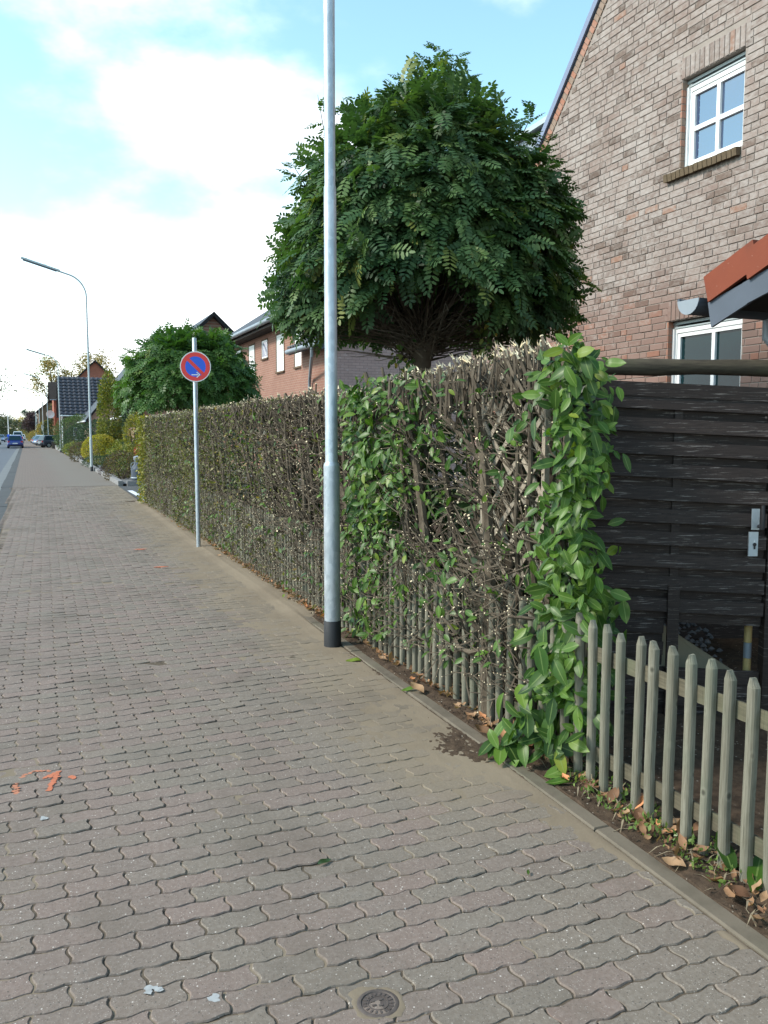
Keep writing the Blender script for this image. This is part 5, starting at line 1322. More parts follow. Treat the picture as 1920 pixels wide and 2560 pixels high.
def near_shape(d):
    s = 1.0
    if d[2] < 0: s *= 1.0 + .10 * d[2]
    else: s *= 1.03 - .28 * d[2] * (1.05 - d[2])
    return s
ball_tree('robinia_tree', 'large round robinia with dense dark pinnate leaves above the hedge', (3.80, 7.93), 1.40, 1.70, 3.16, (3.68, 7.70, 2.45), 9000, MAT['robinia'], .23, 3, .095, 290, near_shape, 300, arch=(.08, .60, 2.55, .55, 1))
ball_tree('robinia_tree', 'smaller lighter green ball tree behind the no parking sign', (3.98, 22.4), 1.62, 1.35, 2.75, (3.98, 22.4, 1.9), 4200, MAT['robinia2'], .26, 9, .10, 0, None, 0, 24)

def top_tuft():      # the taller shoots above the near crown
    t = bpy.data.objects['robinia_tree']; rr = random.Random(2); P, D, N, L = [], [], [], []; m = MB()
    for (x, y, z0, x1, y1, z1, w) in ((3.95, 7.9, 4.8, 3.98, 7.98, 5.50, 26), (3.85, 7.9, 4.8, 3.80, 8.0, 5.36, 20), (4.0, 7.9, 4.8, 4.13, 7.85, 5.40, 22), (4.05, 7.8, 4.7, 4.22, 7.8, 5.22, 14), (3.72, 7.9, 4.8, 3.62, 8.05, 5.16, 14), (2.95, 8.3, 4.4, 2.84, 8.42, 5.02, 10), (3.2, 8.3, 4.5, 3.12, 8.45, 5.05, 10), (4.6, 7.5, 4.4, 4.78, 7.40, 4.86, 12), (4.7, 7.4, 4.2, 4.86, 7.3, 4.56, 12), (2.7, 8.3, 4.0, 2.56, 8.4, 4.30, 10)):
        a, b = Vector((x, y, z0)), Vector((x1, y1, z1)); m.tube([a, a.lerp(b, .5) + Vector((rr.gauss(0, .02), rr.gauss(0, .02), 0)), b], [.008, .005, .002], 4)
        for k in range(w):
            f = .25 + .75 * k / w; p = a.lerp(b, f); ang = rr.uniform(0, 6.28)
            P.append(tuple(p)); D.append((math.cos(ang), math.sin(ang), .45 + rr.gauss(0, .3))); N.append((0, 0, 1)); L.append(.20 * (1.15 - .55 * f) * rr.uniform(.8, 1.2))
    V, F = scatter(*frond_tpl(6, 77, .25, .30), np.array(P), np.array(D), np.array(N), np.array(L))
    link('top_leaves', bulk_mesh('top_leaves', V, F, MAT['robinia'], rnd_for(len(P), 78)), t, 'stuff'); m.build('top_shoots', MAT['trunk'], t, kind='stuff')
top_tuft()

def ivy():           # pale climbing shoots hanging from the crown beside the trunk
    t = thing('climbing_plant', 'pale yellowish green climber hanging beside the robinia trunk', 'climber', (3.5, 7.3, 0)); rr = random.Random(8); P, D, N, L = [], [], [], []; m = MB()
    for (x, y, z0, z1, k) in ((4.18, 7.25, 3.05, 2.0, 60), (4.12, 7.15, 2.75, 2.05, 34), (3.52, 7.75, 2.7, 1.9, 60), (3.45, 7.8, 2.5, 1.95, 40), (3.60, 7.65, 2.35, 1.8, 40), (4.05, 7.3, 3.1, 2.6, 20)):
        pts = [Vector((x + rr.gauss(0, .03), y + rr.gauss(0, .03), z0 + (z1 - z0) * f)) for f in (0, .25, .5, .75, 1)]; m.tube(pts, .004, 4)
        for q in range(k):
            f = rr.random() * 3.99; p = pts[int(f)].lerp(pts[int(f) + 1], f - int(f)); P.append((p.x + rr.gauss(0, .05), p.y + rr.gauss(0, .05), p.z)); D.append((rr.gauss(0, .6), rr.gauss(-.2, .6), -.6)); N.append((rr.gauss(0, .5), -1, .6)); L.append(rr.uniform(.045, .09))
    m.build('stem', MAT['trunk'], t); V, F = scatter(*laurel_tpl(3, .6, .2, .2), np.array(P), np.array(D), np.array(N), np.array(L))
    link('leaves', bulk_mesh('leaves', V, F, MAT['climber'], rnd_for(len(P), 12), True), t, 'stuff')
MAT['climber'] = leaf_mat('climber_leaf', (0.045, 0.10, 0.025), (0.075, 0.15, 0.035), (0.24, 0.23, 0.05), .5, .25)
ivy()

# ================================================================== LAMPS AND SIGNS
def street_lamp(x, y, label, near=False, arm_az=180.0, H=7.40, sc=1.0):
    t = thing('street_lamp', label, 'street lamp', (x, y, 0), 'street lamps along the pavement')
    mp = MAT['galv'] if near else MAT['lampgrey']; n = 32 if near else 14; c = (x, y, 0)
    m = MB(); m.lathe([(.0655, -.1), (.0655, .196), (.0640, .198)], c, n); m.build('base_sleeve', MAT['black'], t, True)
    m = MB(); m.lathe([(.0605, .190), (.0600, 1.362), (.0585, 1.375), (.0475, 1.392), (.0465, 1.396), (.0450, 3.36), (.0435, 3.372), (.0395, 3.39), (.0430, 5.80), (.036, 5.86), (.034, H)], c, n); m.build('pole', mp, t, True)
    a = rad(arm_az); d = Vector((math.cos(a), math.sin(a), 0)); pts = []
    r = 0.92
    for k in range(11):
        q = rad(78) * k / 10; pts.append(Vector(c) + Vector((0, 0, H - .01)) + d * (r * (1 - math.cos(q))) + Vector((0, 0, r * math.sin(q))))
    e = pts[-1] + (pts[-1] - pts[-2]).normalized() * .42; pts.append(e)
    m = MB(); m.tube(pts, .034, 10); m.build('arm', mp, t, True)
    dd = (pts[-1] - pts[-2]).normalized(); up = Vector((0, 0, 1)); up = (up - dd * up.dot(dd)).normalized()
    hd = MB(); hd.beam(e - dd * .12 + up * .03, e + dd * 1.42 + up * .03, .18, .065); h = hd.build('lamp_head', MAT['lampgrey'], t)
    m = MB(); m.beam(e + dd * .0 - up * .022, e + dd * 1.34 - up * .022, .13, .05); m.build('diffuser', MAT['fascia'], h)
    for f in (.45, 1.2): m = MB(); m.beam(e + dd * f + up * .065, e + dd * (f + .06) + up * .065, .175, .02); m.build('clip', MAT['grey'], h)
    if near:
        m = MB(); 
    return t
street_lamp(2.082, 5.911, 'near galvanised lamp post with black base sleeve beside the hedge', True)
street_lamp(2.55, 38.4, 'pale curved street lamp beside the garden kerb and yellow shrub')
street_lamp(2.71, 78.7, 'second pale curved street lamp, beside the light green shrub')
street_lamp(2.45, 110.3, 'third curved street lamp, beside the low brick wall')
street_lamp(1.93, 140.6, 'fourth curved street lamp, beyond the parked dark cars')
street_lamp(1.75, 178, 'fifth and smallest curved street lamp near the copper tree')
t = thing('plain_pole', 'thin plain pole between the third and fourth street lamps', 'pole', (2.11, 121.6, 0)); m = MB(); m.lathe([(.065, -.1), (.06, .4), (.06, 5.9), (.05, 5.95)], (2.11, 121.6, 0), 10); m.build('shaft', MAT['lampgrey'], t, True); m = MB(); m.lathe([(.075, 0), (.075, .35), (.06, .36)], (2.11, 121.6, 0), 10); m.build('base_sleeve', MAT['black'], t)

def no_parking():
    x, y = 2.187, 11.885
    t = thing('no_parking_sign', 'round blue and red no parking sign with white arrow on a grey post', 'traffic sign', (x, y, 0))
    m = MB(); m.lathe([(.030, -.1), (.030, 2.915), (.024, 2.925)], (x, y, 0), 20); m.build('post', MAT['galv'], t, True)
    c = Vector((x, y - .045, 2.528)); a = rad(-15)
    ux = Vector((math.cos(a), math.sin(a), 0)); nz = Vector((0, 0, 1)); nf = Vector((math.sin(a), -math.cos(a), 0))
    P = lambda u, v, w: c + ux * u + nz * v + nf * w
    def disc(r, w0, w1, name, mat, par, r_in=None):
        m = MB(); n = 48
        if r_in is None: m.prism([P(r * math.cos(2 * math.pi * k / n), r * math.sin(2 * math.pi * k / n), w0) for k in range(n)], nf * (w1 - w0))
        else:
            V = [P(q * math.cos(2 * math.pi * k / n), q * math.sin(2 * math.pi * k / n), w1) for q in (r_in, r) for k in range(n)]
            m.add(V, [(k, n + k, n + (k + 1) % n, (k + 1) % n) for k in range(n)])
        return m.build(name, mat, par)
    pl = disc(.210, 0, .004, 'disc', MAT['swhite'], t)
    disc(.1965, 0, .0055, 'red_ring', MAT['sred'], pl, .1395)
    disc(.1395, .004, .0050, 'blue_field', MAT['sblue'], pl)
    m = MB(); w = .0225; k = .7071; Lb = .1405
    m.add([P(-k * Lb - k * w, k * Lb - k * w, .0062), P(k * Lb - k * w, -k * Lb - k * w, .0062), P(k * Lb + k * w, -k * Lb + k * w, .0062), P(-k * Lb + k * w, k * Lb + k * w, .0062)], [(0, 1, 2, 3)]); m.build('red_bar', MAT['sred'], pl)
    m = MB(); az = -.112
    m.add([P(u, v + az, .0070) for u, v in ((-.055, -.007), (.032, -.007), (.032, .007), (-.055, .007))], [(0, 1, 2, 3)])
    for s in (1, -1): m.add([P(u, s * v + az, .0074) for u, v in ((.066, 0), (.022, .040), (.008, .034), (.046, 0))], [(0, 1, 2, 3) if s > 0 else (3, 2, 1, 0)])
    m.build('arrow', MAT['swhite'], pl)
    m = MB(); m.beam(P(-.05, .06, -.012), P(.05, .06, -.012), .02, .03); m.beam(P(-.05, -.06, -.012), P(.05, -.06, -.012), .02, .03); m.build('clamp', MAT['grey'], t)
no_parking()

# ================================================================== HOUSES ALONG THE STREET
def tile_sheet(name, o, u, v, nrm, nu, nv, mat, parent):
    """roof tiles: nu columns along u, nv overlapping rows up v; real waves and laps"""
    o, u, v, nrm = Vector(o), Vector(u), Vector(v), Vector(nrm).normalized(); V, F = [], []
    cu = [0, .25, .5, .75]; hu = [0, .6, 1, .35]; sx = u.length / nu; th = min(.10, sx * .26)
    for j in range(nv):
        base = len(V); m = nu * 4 + 1
        for e, lift in ((0, .10), (1.02, 0)):
            for i in range(m):
                f = (i // 4 + cu[i % 4]) / nu; V.append(o + u * f + v * ((j + e) / nv) + nrm * (lift + th * hu[i % 4]))
        for i in range(m): V.append(V[base + i] - nrm * .035)
        for i in range(m - 1):
            F.append((base + i, base + i + 1, base + m + i + 1, base + m + i)); F.append((base + 2 * m + i, base + 2 * m + i + 1, base + i + 1, base + i))
    me = bulk_mesh(name, np.array([tuple(p) for p in V]), np.array(F), mat); return link(name, me, parent, 'stuff')

def gable_house(name, label, x0, x1, y0, y1, ze, zr, axis, wmat, rmat, oh=.45, tiles=None, gutter='grey', windows=(), gmat=None, flat_front=False, verge='dark'):
    t = thing(name, label, 'house', (x0, y0, 0), 'houses along the street')
    m = MB(); xc, yc = (x0 + x1) / 2, (y0 + y1) / 2
    if axis == 'Y': m.prism([(x0, y0, -.2), (x1, y0, -.2), (x1, y0, ze), (xc, y0, zr), (x0, y0, ze)], (0, y1 - y0, 0))
    else: m.prism([(x0, y0, -.2), (x0, y1, -.2), (x0, y1, ze), (x0, yc, zr), (x0, y0, ze)], (x1 - x0, 0, 0))
    w = m.build('wall', MAT[wmat], t)
    half = (x1 - x0) / 2 if axis == 'Y' else (y1 - y0) / 2; sl = (zr - ze) / half; k = 1 + oh / half; th = .16
    for s in (-1, 1):
        m = MB()
        if axis == 'Y':
            e = Vector((xc + s * half * k, y0 - oh, zr - sl * half * k + .03)); r = Vector((xc, y0 - oh, zr + .03)); run = Vector((0, y1 - y0 + 2 * oh, 0))
        else:
            e = Vector((x0 - oh, yc + s * half * k, zr - sl * half * k + .03)); r = Vector((x0 - oh, yc, zr + .03)); run = Vector((x1 - x0 + 2 * oh, 0, 0))
        up = Vector((0, 0, th)); m.prism([e, r, r + up, e + up], run); ro = m.build('roof', MAT[rmat], t)
        if tiles and (axis == 'X' and s == -1 or axis == 'Y' and s == -1):
            nrm = (r - e).cross(run); nrm = nrm if nrm.z > 0 else -nrm
            if tiles: tile_sheet('roof_tiles', e + up, run, r - e, nrm, tiles[0], tiles[1], MAT[rmat], ro)
        if gutter:
            m = MB(); g0 = e + Vector((0, 0, .07)) + ((Vector((s, 0, 0)) if axis == 'Y' else Vector((0, s, 0))) * .06); m.tube([g0, g0 + run], .065, 8); m.build('gutter', MAT[gutter], t)
        # dark verge boards on the near gable
        m = MB(); a = e.copy(); b = r.copy()
        if axis == 'Y': m.prism([a - Vector((0, .02, .06)), b - Vector((0, .02, .06)), b + Vector((0, -.02, th + .03)), a + Vector((0, -.02, th + .03))], (0, -.025, 0))
        else: m.prism([a - Vector((.02, 0, .06)), b - Vector((.02, 0, .06)), b + Vector((-.02, 0, th + .03)), a + Vector((-.02, 0, th + .03))], (-.025, 0, 0))
        m.build('verge_board', MAT[verge], t)
    for (face, a, b, z0, z1, kind) in windows: house_window(t, face, x0 if face == 'W' else y0, a, b, z0, z1, kind)
    return t

def house_window(t, face, c, a, b, z0, z1, kind):
    def bx(m, d0, d1, p, q, r, s):
        if face == 'W': m.bbox(c + d0, c + d1, p, q, r, s)
        else: m.bbox(p, q, c + d0, c + d1, r, s)
    m = MB(); bx(m, -.004, .03, a, b, z0, z1)                      # window backing, sunk behind the painted shade strips below
    ml = MB()
    for q in ((a - .015, a, z0, z1), (b, b + .05, z0, z1), (a - .015, b + .05, z1, z1 + .06)): bx(ml, -.03, .0, *q)  # brown strips paint the recess shade at jambs and head
    bx(ml, -.07, .0, a - .06, b + .06, z0 - .06, z0)
    win = m.build('window', MAT['shutter'] if kind == 'shutter' else MAT['curtain'], t); ml.build('recess_shade_and_sill', MAT['b_brown'], win)
    if kind == 'shutter':
        n = max(3, int((z1 - z0) / .09))
        for k in range(n): m = MB(); h = (z1 - z0) / n; bx(m, -.014, -.005, a + .01, b - .01, z0 + k * h + .006, z0 + (k + 1) * h - .006); m.build('slat', MAT['shutter'], win)
    elif kind == 'door':
        m = MB(); bx(m, -.02, -.005, a + .03, b - .03, z0, z1 - .03); m.build('door_leaf', MAT['door'], win)
    else:
        m = MB()
        for q in ((a, a + .06, z0, z1), (b - .06, b, z0, z1), (a + .06, b - .06, z0, z0 + .06), (a + .06, b - .06, z1 - .06, z1)): bx(m, -.022, -.005, *q)
        m.build('frame', MAT['white'], win)
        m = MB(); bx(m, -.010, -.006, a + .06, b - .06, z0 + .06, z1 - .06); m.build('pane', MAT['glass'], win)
        if kind == 'tilt':
            m = MB(); m.beam((c - .06, a + .12, z0 + .1), (c - .02, b - .15, z1 - .08), .012, .03, (1, 0, 0)); m.build('tilted_sash', MAT['white'], win)

def street_houses():
    # two-storey brick house with roller shutters
    t = thing('shuttered_house', 'two storey red brick house with white roller shutters and grey gutters', 'house', (8.8, 27, 0), 'houses along the street')
    X = 8.8
    m = MB(); m.prism([(X, 27.2, -.2), (17.2, 27.2, -.2), (17.2, 27.2, 5.90), (13, 27.2, 8.66), (X, 27.2, 5.93)], (0, 13.6, 0)); m.build('wall', MAT['b_far'], t)
    m = MB(); m.prism([(9.15, 27.17, 4.2), (16.9, 27.17, 4.2), (16.9, 27.17, 5.5), (13, 27.17, 8.3), (9.15, 27.17, 5.6)], (0, -.06, 0)); m.build('slate_cladding', MAT['slate'], t)
    for s in (-1, 1):
        e = Vector((13 + s * 4.80, 26.85, 5.52 - .36)); r = Vector((13, 26.85, 8.72)); 
        e = Vector((13 + s * 4.75, 26.85, 5.62)); m = MB(); m.prism([e, r, r + Vector((0, 0, .14)), e + Vector((0, 0, .14))], (0, 14.3, 0)); ro = m.build('roof', MAT['slate'], t)
        m = MB(); m.prism([e + Vector((0, -.03, -.16)), r + Vector((0, -.03, -.16)), r + Vector((0, -.03, .17)), e + Vector((0, -.03, .17))], (0, .025, 0)); m.build('verge_board', MAT['fascia'], t)
    m = MB(); m.bbox(8.27, 8.8, 26.9, 41.0, 5.50, 5.58); m.build('soffit', MAT['soffit'], t)
    m = MB(); m.tube([(8.18, 26.95, 5.70), (8.18, 41.1, 5.70)], .085, 10); m.build('gutter', MAT['grey'], t, True)
    m = MB(); m.tube([(8.19, 27.15, 5.64), (8.22, 27.12, 5.42), (8.66, 27.08, 4.80), (8.70, 27.06, 4.6), (8.70, 27.06, 0)], .055, 10); m.build('downpipe', MAT['grey'], t, True)
    for (a, b, z0, z1, k) in ((27.75, 28.75, 3.94, 5.25, 'shutter'), (30.1, 31.08, 3.92, 5.28, 'shutter'), (32.35, 33.2, 4.58, 5.27, 'tilt'), (34.4, 35.35, 3.94, 5.27, 'shutter'), (36.8, 37.7, 4.5, 5.27, 'shutter')): house_window(t, 'W', X, a, b, z0, z1, k)
    # its low wing with the purple clinker gable
    t = thing('brick_wing', 'low wing of purple clinker brick with lime spots and dark roof', 'house', (8.5, 24, 0), 'houses along the street')
    m = MB(); m.prism([(8.5, 24, -.2), (14.3, 24, -.2), (14.3, 24, 4.35), (11.4, 24, 5.75), (8.5, 24, 4.32)], (0, 3.1, 0)); m.mi = [1 if abs(0) else 0 for _ in m.f]
    # street side in the red brick, gable in the purple one
    m.mi = [0] * len(m.f)
    for i, f in enumerate(m.f):
        xs = {round(m.v[k][0], 2) for k in f}
        if xs == {8.5}: m.mi[i] = 1
    m.build('wall', [MAT['b_purple'], MAT['b_far']], t)
    for s in (-1, 1):
        e = Vector((11.4 + s * 3.35, 23.72, 4.17)); r = Vector((11.4, 23.72, 5.84)); m = MB(); m.prism([e, r, r + Vector((0, 0, .13)), e + Vector((0, 0, .13))], (0, 3.35, 0)); ro = m.build('roof', MAT['slate'], t)
        m = MB(); m.prism([e + Vector((0, -.03, -.10)), r + Vector((0, -.03, -.10)), r + Vector((0, -.03, .16)), e + Vector((0, -.03, .16))], (0, .027, 0)); m.build('verge_board', MAT['fascia'], t)
        if s < 0: tile_sheet('roof_tiles', e + Vector((0, 0, .13)), (0, 3.35, 0), r - e, (-.45, 0, .9), 12, 9, MAT['slate'], ro)
    m = MB(); m.tube([(7.98, 23.75, 4.27), (7.98, 27.0, 4.27)], .08, 10); m.build('gutter', MAT['grey'], t, True)
    m = MB(); m.tube([(7.99, 24.4, 4.2), (8.0, 24.45, 3.95), (8.40, 25.9, 3.35), (8.42, 26.0, 3.1), (8.42, 26.0, 0)], .05, 10); m.build('downpipe', MAT['grey'], t, True)
    gable_house('steep_house', 'house with dark overhanging gable roof showing behind the ball tree', 7.9, 11.6, 47.5, 58, 6.35, 8.1, 'Y', 'b_far', 'slate', .5, gutter='grey')
    gable_house('garden_house', 'small brick house with weathered grey tiles and white gutter behind the shrubs', 5.5, 12, 44, 54.5, 3.0, 6.4, 'Y', 'b_pink', 'greytile', .55, tiles=(34, 16), gutter='white', windows=(('W', 50.2, 51.3, .1, 2.2, 'door'), ('W', 52.0, 52.9, .9, 2.2, 'glass'), ('W', 46, 47.5, .9, 2.2, 'glass')), verge='soffit')
    gable_house('arched_house', 'low pink brick house with slanting dark verge and brown doorway', 5.0, 12.5, 74, 84, 3.1, 7.6, 'Y', 'b_pink', 'slate', .45, gutter='white', windows=(('S', 6.25, 7.4, .2, 2.7, 'door'),))
    t = gable_house('tiled_house', 'house with broad anthracite tiled roof facing the camera', 3.6, 12.8, 95, 103, 3.75, 7.6, 'X', 'b_dark', 'rooftile', .35, tiles=(20, 12), gutter='white', windows=(('S', 4.6, 6.2, 1.0, 2.3, 'glass'),))
    m = MB(); m.tube([(3.5, 94.55, 3.6), (3.5, 94.9, 3.2), (3.5, 94.92, 0)], .06, 8); m.build('downpipe', MAT['white'], t)
    gable_house('salmon_gable', 'salmon brick gable peak rising behind the tiled roof', 4.6, 11.8, 112, 124, 7.0, 10.6, 'Y', 'b_red', 'slate', .3)
    t = gable_house('red_house', 'narrow red brick house front with dark overhang left of the tiled house', 3.45, 9, 119, 127, 6.2, 8.4, 'X', 'b_red', 'soffit', .5)
    t2 = gable_house('brown_house', 'long brown brick house with roof falling towards the street end', 2.7, 20, 205, 225, 6.9, 14.2, 'Y', 'b_brown', 'soffit', .4)
    dish = thing('satellite_dish', 'round white satellite dish in front of the brown house wall', 'satellite dish', (3.1, 118.6, 4.0), None)
    m = MB(); c = Vector((2.95, 118.0, 4.15)); n = 24
    m.lathe([(.0, -.10), (.22, -.075), (.40, -.02), (.50, .05), (.51, .045), (.40, -.04), (.22, -.095), (.0, -.12)], (0, 0, 0), 28); rt = Matrix.Rotation(rad(90), 3, 'X'); m.v = [tuple(rt @ Vector(v) + c) for v in m.v]; m.build('dish', MAT['swhite'], dish, True)
    m = MB(); m.tube([c + Vector((0, .1, 0)), c + Vector((.25, .5, -.1)), (3.45, 118.95, 4.0)], .03, 8); m.build('bracket', MAT['grey'], dish)
street_houses()

# ================================================================== GARDENS
def shrub(name, label, loc, rx, rz, n, leaf, mat, cat='shrub', ry=None, tight=.16, zc=None, tpl=None, group='front garden plants', pw=1.0):
    ry = ry or rx; x, y = loc[0], loc[1]; zc = rz * .86 if zc is None else zc
    t = thing(name, label, cat, (x, y, 0), group)
    d = rand_dirs(n); k = 1 - tight * NR.random(n) ** 1.5 * 1.6
    from mathutils import noise as mn
    lump = np.array([1 + tight * .9 * mn.noise((q[0] * 2.7 + x, q[1] * 2.7 + y, q[2] * 2.7)) for q in d])
    P = np.c_[x + d[:, 0] * rx * k * lump, y + d[:, 1] * ry * k * lump, np.maximum(.03, zc + np.sign(d[:, 2]) * np.abs(d[:, 2]) ** pw * rz * k * lump)]
    tv, tf = tpl or chip_tpl(.5)
    D = d + rand_dirs(n) * .9 + np.array((0, 0, .3)); V, F = scatter(tv, tf, P, D, d + rand_dirs(n) * .7, leaf * (.6 + .8 * NR.random(n)))
    link('foliage', bulk_mesh('foliage', V, F, MAT[mat], rnd_for(n, len(tv))), t, 'stuff')
    m = MB()
    for _ in range(5): a = R.uniform(0, 6.28); m.tube([(x, y, -.05), (x + math.cos(a) * rx * .3, y + math.sin(a) * ry * .3, zc * .6), (x + math.cos(a) * rx * .6, y + math.sin(a) * ry * .6, zc * 1.1)], [.03, .02, .008], 5)
    m.build('stems', MAT['trunk'], t); return t

def gardens():
    m = MB(); m.bbox(2.52, 9, 20.85, 27.12, -.1, -.012); struct('driveway', m, MAT['asph2'], 'dark asphalt driveway just past the hedge')
    m = MB(); m.prism([(2.60, 24.9, -.012), (2.74, 24.9, -.012), (2.74, 20.9, -.012), (2.60, 20.9, -.012)], (0, 0, .004)); o = m.build('white_line', MAT['line']); tag(o, 'white painted line on the driveway beside the hedge end', 'line')
    m = MB(); m.prism([(kx(20.6) - .25, 20.55, -.004), (2.9, 20.75, -.004), (2.9, 20.95, -.004), (kx(20.8) - .35, 20.86, -.004)], (0, 0, .006)); o = m.build('weedy_joint', MAT['soil']); o['kind'] = 'structure'
    m = MB(); m.add([(2.72, 27.3, .05), (9, 27.3, .05), (9, 94, .05), (2.85, 94, .05)], [(0, 1, 2, 3)]); struct('front_garden', m, MAT['gravel'], 'grey gravel bed of the front gardens')
    # granite kerb stones round the bed
    kb = thing('granite_edging', 'row of rough granite kerb stones edging the gravel bed', 'kerb', (2.6, 27.2, 0))
    y = 27.35
    while y < 56:
        l = R.uniform(.9, 1.25)
        if not 38.0 < y + l / 2 < 39.0:
            m = MB(); x = kx(y); m.box((x + .09, y + l / 2, .04), (.15 + R.uniform(-.01, .01), l - .03, .20), Matrix.Rotation(R.gauss(0, .01), 3, 'Z')); m.build('kerb_stone', MAT['granite'], kb)
        y += l
    x = 2.82
    while x < 5: l = R.uniform(.5, .7); m = MB(); m.box((x + l / 2, 27.22, .04), (l - .03, .15, .20), Matrix.Rotation(R.gauss(0, .015), 3, 'Z')); m.build('kerb_stone', MAT['granite'], kb); x += l
    # milk-can shaped pot
    c = (3.42, 29.2, .05); p = thing('milk_can', 'dark blue grey milk can with bright rim in the gravel bed', 'milk can', c)
    m = MB(); m.lathe([(.23, 0), (.245, .02), (.25, .06), (.24, .07), (.245, .34), (.25, .36), (.235, .42), (.16, .52), (.125, .58), (.12, .66)], c, 24); m.build('body', MAT['fascia'], p, True)
    m = MB(); m.lathe([(.13, .66), (.155, .70), (.16, .78), (.13, .80), (.04, .83)], c, 24); m.build('lid', MAT['grey'], p, True)
    m = MB(); m.lathe([(.252, .07), (.262, .08), (.262, .10), (.252, .11)], c, 24); m.build('hoop', MAT['galv'], p)
    for s in (-1, 1): m = MB(); m.tube([(c[0] + s * .12, c[1] - .08, .66), (c[0] + s * .24, c[1] - .10, .62), (c[0] + s * .25, c[1] - .10, .48), (c[0] + s * .20, c[1] - .08, .42)], .014, 6); m.build('handle', MAT['grey'], p)
    shrub('low_juniper', 'reddish green low shrub beside the milk can', (3.02, 30.6), .62, .62, 2600, .06, 'heather', zc=.38)
    shrub('low_juniper', 'olive green shrub crown above the reddish one by the milk can', (3.25, 31.4), .62, .62, 1800, .07, 'conifer', zc=.62)
    shrub('low_juniper', 'dark spreading shrub between milk can and street lamp', (3.45, 35.5), .70, .55, 2600, .07, 'dkgreen', zc=.36)
    shrub('heather', 'dark red heather patch at the gravel edge', (2.95, 34.6), .40, .24, 900, .05, 'copper', zc=.14)
    shrub('grass_tuft', 'grey green tuft beside the red flowers', (3.75, 33.5), .45, .75, 900, .10, 'midgreen', zc=.55)
    shrub('red_flowers', 'small clump of red flowers behind the milk can', (3.75, 30.8), .28, .30, 420, .05, 'redfl', zc=.95)
    shrub('yellow_bush', 'yellow green bush at the end of the hedge behind the milk can', (3.70, 32.2), .42, .80, 2600, .07, 'ygreen', zc=1.55)
    shrub('round_yellow_shrub', 'clipped round yellow shrub behind the first curved lamp', (3.50, 45.5), .95, .78, 7500, .06, 'goldball', zc=.78, tight=.06)
    shrub('low_hedge', 'low dark clipped hedge under the round yellow shrub', (3.1, 42.5), .7, .30, 1800, .06, 'dkgreen', zc=.25, ry=2.2)
    shrub('pale_bush', 'faded pinkish brown bush left of the round yellow shrub', (3.0, 52.0), .8, .62, 2200, .08, 'heather', zc=.52)
    shrub('low_conifer', 'flat yellow green conifers at the foot of the second lamp', (3.5, 66), 1.1, .55, 2400, .10, 'conifer', zc=.45, ry=2.5)
    shrub('dark_ball_shrub', 'smooth dark green ball shrub between the second lamp and yellow shrub', (3.75, 68), 1.15, 1.15, 5200, .08, 'dkgreen', zc=1.15, tight=.05)
    shrub('dark_bush', 'wide dark evergreen bush behind the round yellow shrub', (4.7, 58.5), 1.75, 1.35, 6000, .11, 'dkgreen', zc=1.25)
    shrub('feathery_bush', 'tall feathery light green bush beside the second lamp', (4.15, 79), 2.0, 1.75, 5200, .20, 'midgreen', zc=1.5, tpl=chip_tpl(.22))
    shrub('gold_column', 'tall gold green columnar conifer in front of the pink house', (4.05, 46), .62, 2.3, 6500, .13, 'conifer', 'conifer', zc=2.35, tight=.30, pw=.75)
    shrub('dark_cypress', 'dark narrow cypress column in front of the garden house', (4.25, 38), .40, 1.75, 5200, .09, 'dkgreen', 'cypress', zc=1.75, tight=.10, pw=.7)
    shrub('gold_bush', 'golden bushes on the lawn left of the cypress', (4.1, 40.5), .75, .7, 2000, .09, 'conifer', zc=.6)
    shrub('dark_round_tree', 'dark round evergreen behind the parked dark cars', (3.9, 122), 1.9, 1.9, 4200, .2, 'dkgreen', zc=2.0)
    shrub('ochre_bush', 'big ochre bush under the round white dish', (3.6, 135), 2.3, 1.8, 3600, .24, 'autumn', zc=2.0)
    shrub('yellow_hedge', 'ochre yellow hedge at the far end of the pavement', (2.6, 205), 2.5, 1.4, 3200, .28, 'autumn', zc=.9, ry=6)
    # low walls
    t = thing('low_brick_wall', 'low dark brick wall with pale coping near the third lamp', 'wall', (2.5, 101, 0)); m = MB(); m.bbox(2.55, 3.7, 99.8, 100.1, -.05, .72); m.build('wall', MAT['b_dark'], t); m = MB(); m.bbox(2.5, 3.75, 99.75, 100.15, .72, .79); m.build('coping', MAT['gutter'], t)
    t = thing('garden_wall', 'low grey garden wall along the pavement past the second lamp', 'wall', (2.8, 80, 0)); m = MB(); m.bbox(2.80, 3.05, 80, 97, -.05, .34); m.build('wall', MAT['granite'], t); m = MB(); m.bbox(2.78, 3.07, 80, 97, .343, .40); m.build('coping', MAT['gutter'], t)
    t = thing('wheelie_bin', 'black refuse bin beside the pavement past the dark cars', 'bin', (1.95, 146, 0)); m = MB(); m.prism([(1.6, 145.6, .1), (2.4, 145.6, .1), (2.45, 145.5, 1.3), (1.55, 145.5, 1.3)], (0, .8, 0)); m.build('bin_body', MAT['dark'], t); m = MB(); m.bbox(1.52, 2.48, 145.45, 146.4, 1.31, 1.40); m.build('lid', MAT['black'], t)
gardens()

